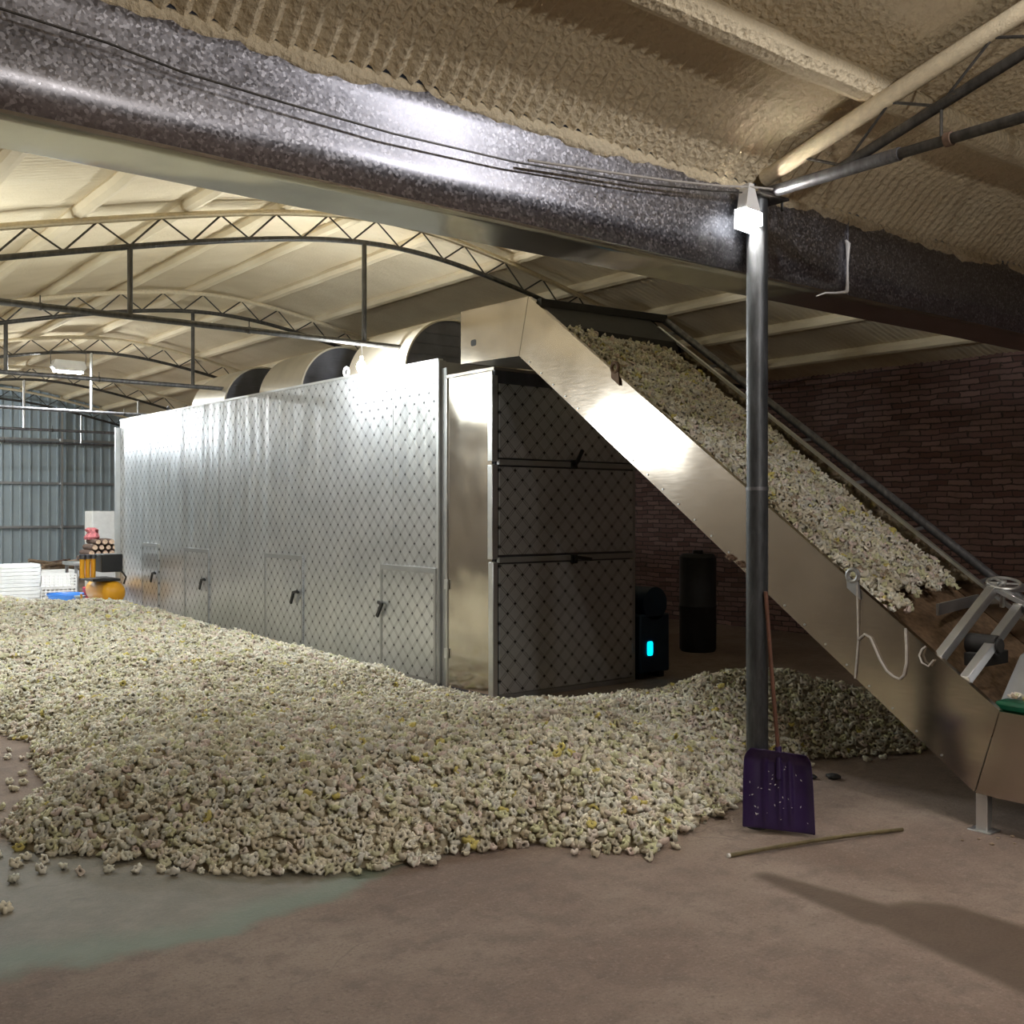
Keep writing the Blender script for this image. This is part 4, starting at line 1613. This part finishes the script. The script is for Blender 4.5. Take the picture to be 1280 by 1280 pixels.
me = np_mesh('flower_heap', np.concatenate(Vall), np.concatenate(Qall), np.concatenate(Tall), np.concatenate(Call), M['flower'])
heap = bpy.data.objects.new('flower_heap', me)
scene.collection.objects.link(heap)
tag(heap, 'broad low heap of cream flower heads spread over the floor', 'flower heap', None, 'stuff')
print('heap verts', len(me.vertices), [len(p[0]) for p in parts])

# flowers riding on the conveyor belt
xs = np.arange(XN + 0.06, XF - 0.04, 0.037)
ss = np.arange(0, 3.42, 0.037)
X, S = np.meshgrid(xs, ss)
P = np.stack([X.ravel(), S.ravel()], 1) + rng.uniform(-0.45, 0.45, (X.size, 2)) * 0.037
slope = np.array([0, 3.676, 2.639]) / math.hypot(3.676, 2.639)
nb = np.array([0, -2.639, 3.676]) / math.hypot(3.676, 2.639)
fx = (P[:, 0] - XN) / (XF - XN)
smin = 0.10 + 0.16 * fx + 0.10 * vn(P[:, 0] * 2, P[:, 1] * 0 + 1, 2.0) + np.where((fx > 0.25), 0.10, 0)
P = P[(P[:, 1] > smin) & (P[:, 1] < 3.36 + 0.05 * rng.random(len(P)))]
fx = (P[:, 0] - XN) / (XF - XN)
lift = -0.018 - 0.075 * fx ** 1.5 + 0.020 * vn(P[:, 0], P[:, 1], 2.0) + 0.02 * rng.random(len(P))
lift = np.where(fx < 0.05, np.minimum(lift, -0.02), lift)
base = np.array([0, 3.08, ct(3.08)])
P3 = base + slope * P[:, 1:2] + nb * lift[:, None]
P3[:, 0] = P[:, 0]
R_ = 0.0255 * rng.uniform(0.8, 1.25, len(P3))
N = np.tile(nb, (len(P3), 1))
xs2 = np.linspace(XN + 0.03, XF - 0.01, 24)
ss2 = np.linspace(0.14, 3.38, 60)
SV = []
for s_ in ss2:
    for x_ in xs2:
        f_ = (x_ - XN) / (XF - XN)
        s3 = max(s_, 0.12 + 0.16 * f_ + (0.14 if f_ > 0.25 else 0))
        q = base + slope * s3 + nb * (-0.04 - 0.075 * f_ ** 1.5)
        SV.append((x_, q[1], q[2]))
SF = np.array([(j * 24 + i, j * 24 + i + 1, (j + 1) * 24 + i + 1, (j + 1) * 24 + i) for j in range(59) for i in range(23)])
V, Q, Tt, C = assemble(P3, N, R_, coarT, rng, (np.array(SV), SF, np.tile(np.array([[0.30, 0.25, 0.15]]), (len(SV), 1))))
o = bpy.data.objects.new('flower_load', np_mesh('flower_load', V, Q, Tt, C, M['flower']))
scene.collection.objects.link(o)
tag(o, 'layer of cream flower heads riding up the conveyor belt', 'flowers', None, 'stuff')
# few on the feed belt
k = 160
P3 = np.column_stack([rng.uniform(XN + 0.05, XN + 0.5, k), rng.uniform(1.6, 2.55, k), np.full(k, 0.675) + rng.uniform(0, 0.012, k)])
V, Q, Tt, C = assemble(P3, np.tile([[0, 0, 1.0]], (k, 1)), 0.022 * rng.uniform(0.8, 1.2, k), coarT, rng)
o = bpy.data.objects.new('feed_flowers', np_mesh('feed_flowers', V, Q, Tt, C, M['flower']))
scene.collection.objects.link(o)
tag(o, 'few flower heads on the green feed belt', 'flowers', None, 'stuff')

# individual flower heads: shared meshes, one object each
var = []
for s in range(14):
    V, F, T, D = flower_template(100 + s, 16, True)
    col = PAL[s % len(PAL)] * rng.uniform(0.9, 1.08)
    dark = np.array([0.05, 0.036, 0.016])
    C = col[None] * (1 - D[:, None]) + dark * D[:, None]
    var.append(np_mesh('flower_head', V, F, T, C, M['flower']))


def put_flower(p, nvec, r, label, group):
    o = bpy.data.objects.new('flower_head', random.choice(var))
    scene.collection.objects.link(o)
    o.location = p
    o.scale = (r, r, r * random.uniform(0.85, 1.1))
    nv = Vector(nvec) + Vector((random.gauss(0, 0.45), random.gauss(0, 0.45), random.gauss(0, 0.3)))
    q = nv.normalized().to_track_quat('Z', 'Y')
    o.rotation_mode = 'QUATERNION'
    o.rotation_quaternion = q @ Matrix.Rotation(random.uniform(0, 6.28), 3, 'Z').to_quaternion()
    return tag(o, label, 'flower', group)


for p, nv, r in zip(ind_pts, ind_n, ind_r):
    put_flower(p, nv, r, 'cream flower head in the front fringe of the heap', 'flower heads along the heap front')
for (x, y) in [(0.98, 4.53), (1.09, 4.87), (1.34, 4.79), (1.21, 4.92), (1.30, 4.90), (1.45, 4.74), (1.55, 4.66), (1.63, 4.60), (1.66, 4.52), (1.14, 5.07), (1.2, 5.14), (1.10, 5.27), (1.26, 5.05)]:
    put_flower((x, y, 0.014), (0, 0, 1), random.uniform(0.024, 0.031), 'stray flower head lying on the greenish floor left of the heap', 'stray flower heads on the greenish floor')
for (x, y) in [(1.65, 7.53), (1.60, 7.31), (1.46, 6.64), (1.52, 6.57), (1.44, 6.45), (1.57, 6.80), (1.66, 7.22), (1.30, 6.09)]:
    put_flower((x, y, 0.014), (0, 0, 1), random.uniform(0.024, 0.031), 'stray flower head on bare floor in the heap\'s left notch', 'stray flower heads in the left notch')
for (x, y) in [(3.23, 3.63), (3.28, 3.55), (3.45, 3.36), (3.66, 3.40), (2.62, 3.92), (2.30, 4.02)]:
    put_flower((x, y, 0.014), (0, 0, 1), random.uniform(0.024, 0.031), 'stray flower head on brown floor just before the heap', 'stray flower heads before the heap')
for (x, y) in [(5.51, 3.97), (6.05, 3.80), (5.92, 3.84), (6.55, 3.62)]:
    put_flower((x, y, 0.014), (0, 0, 1), random.uniform(0.024, 0.031), 'stray flower head in the shade under the conveyor', 'stray flower heads under the conveyor')
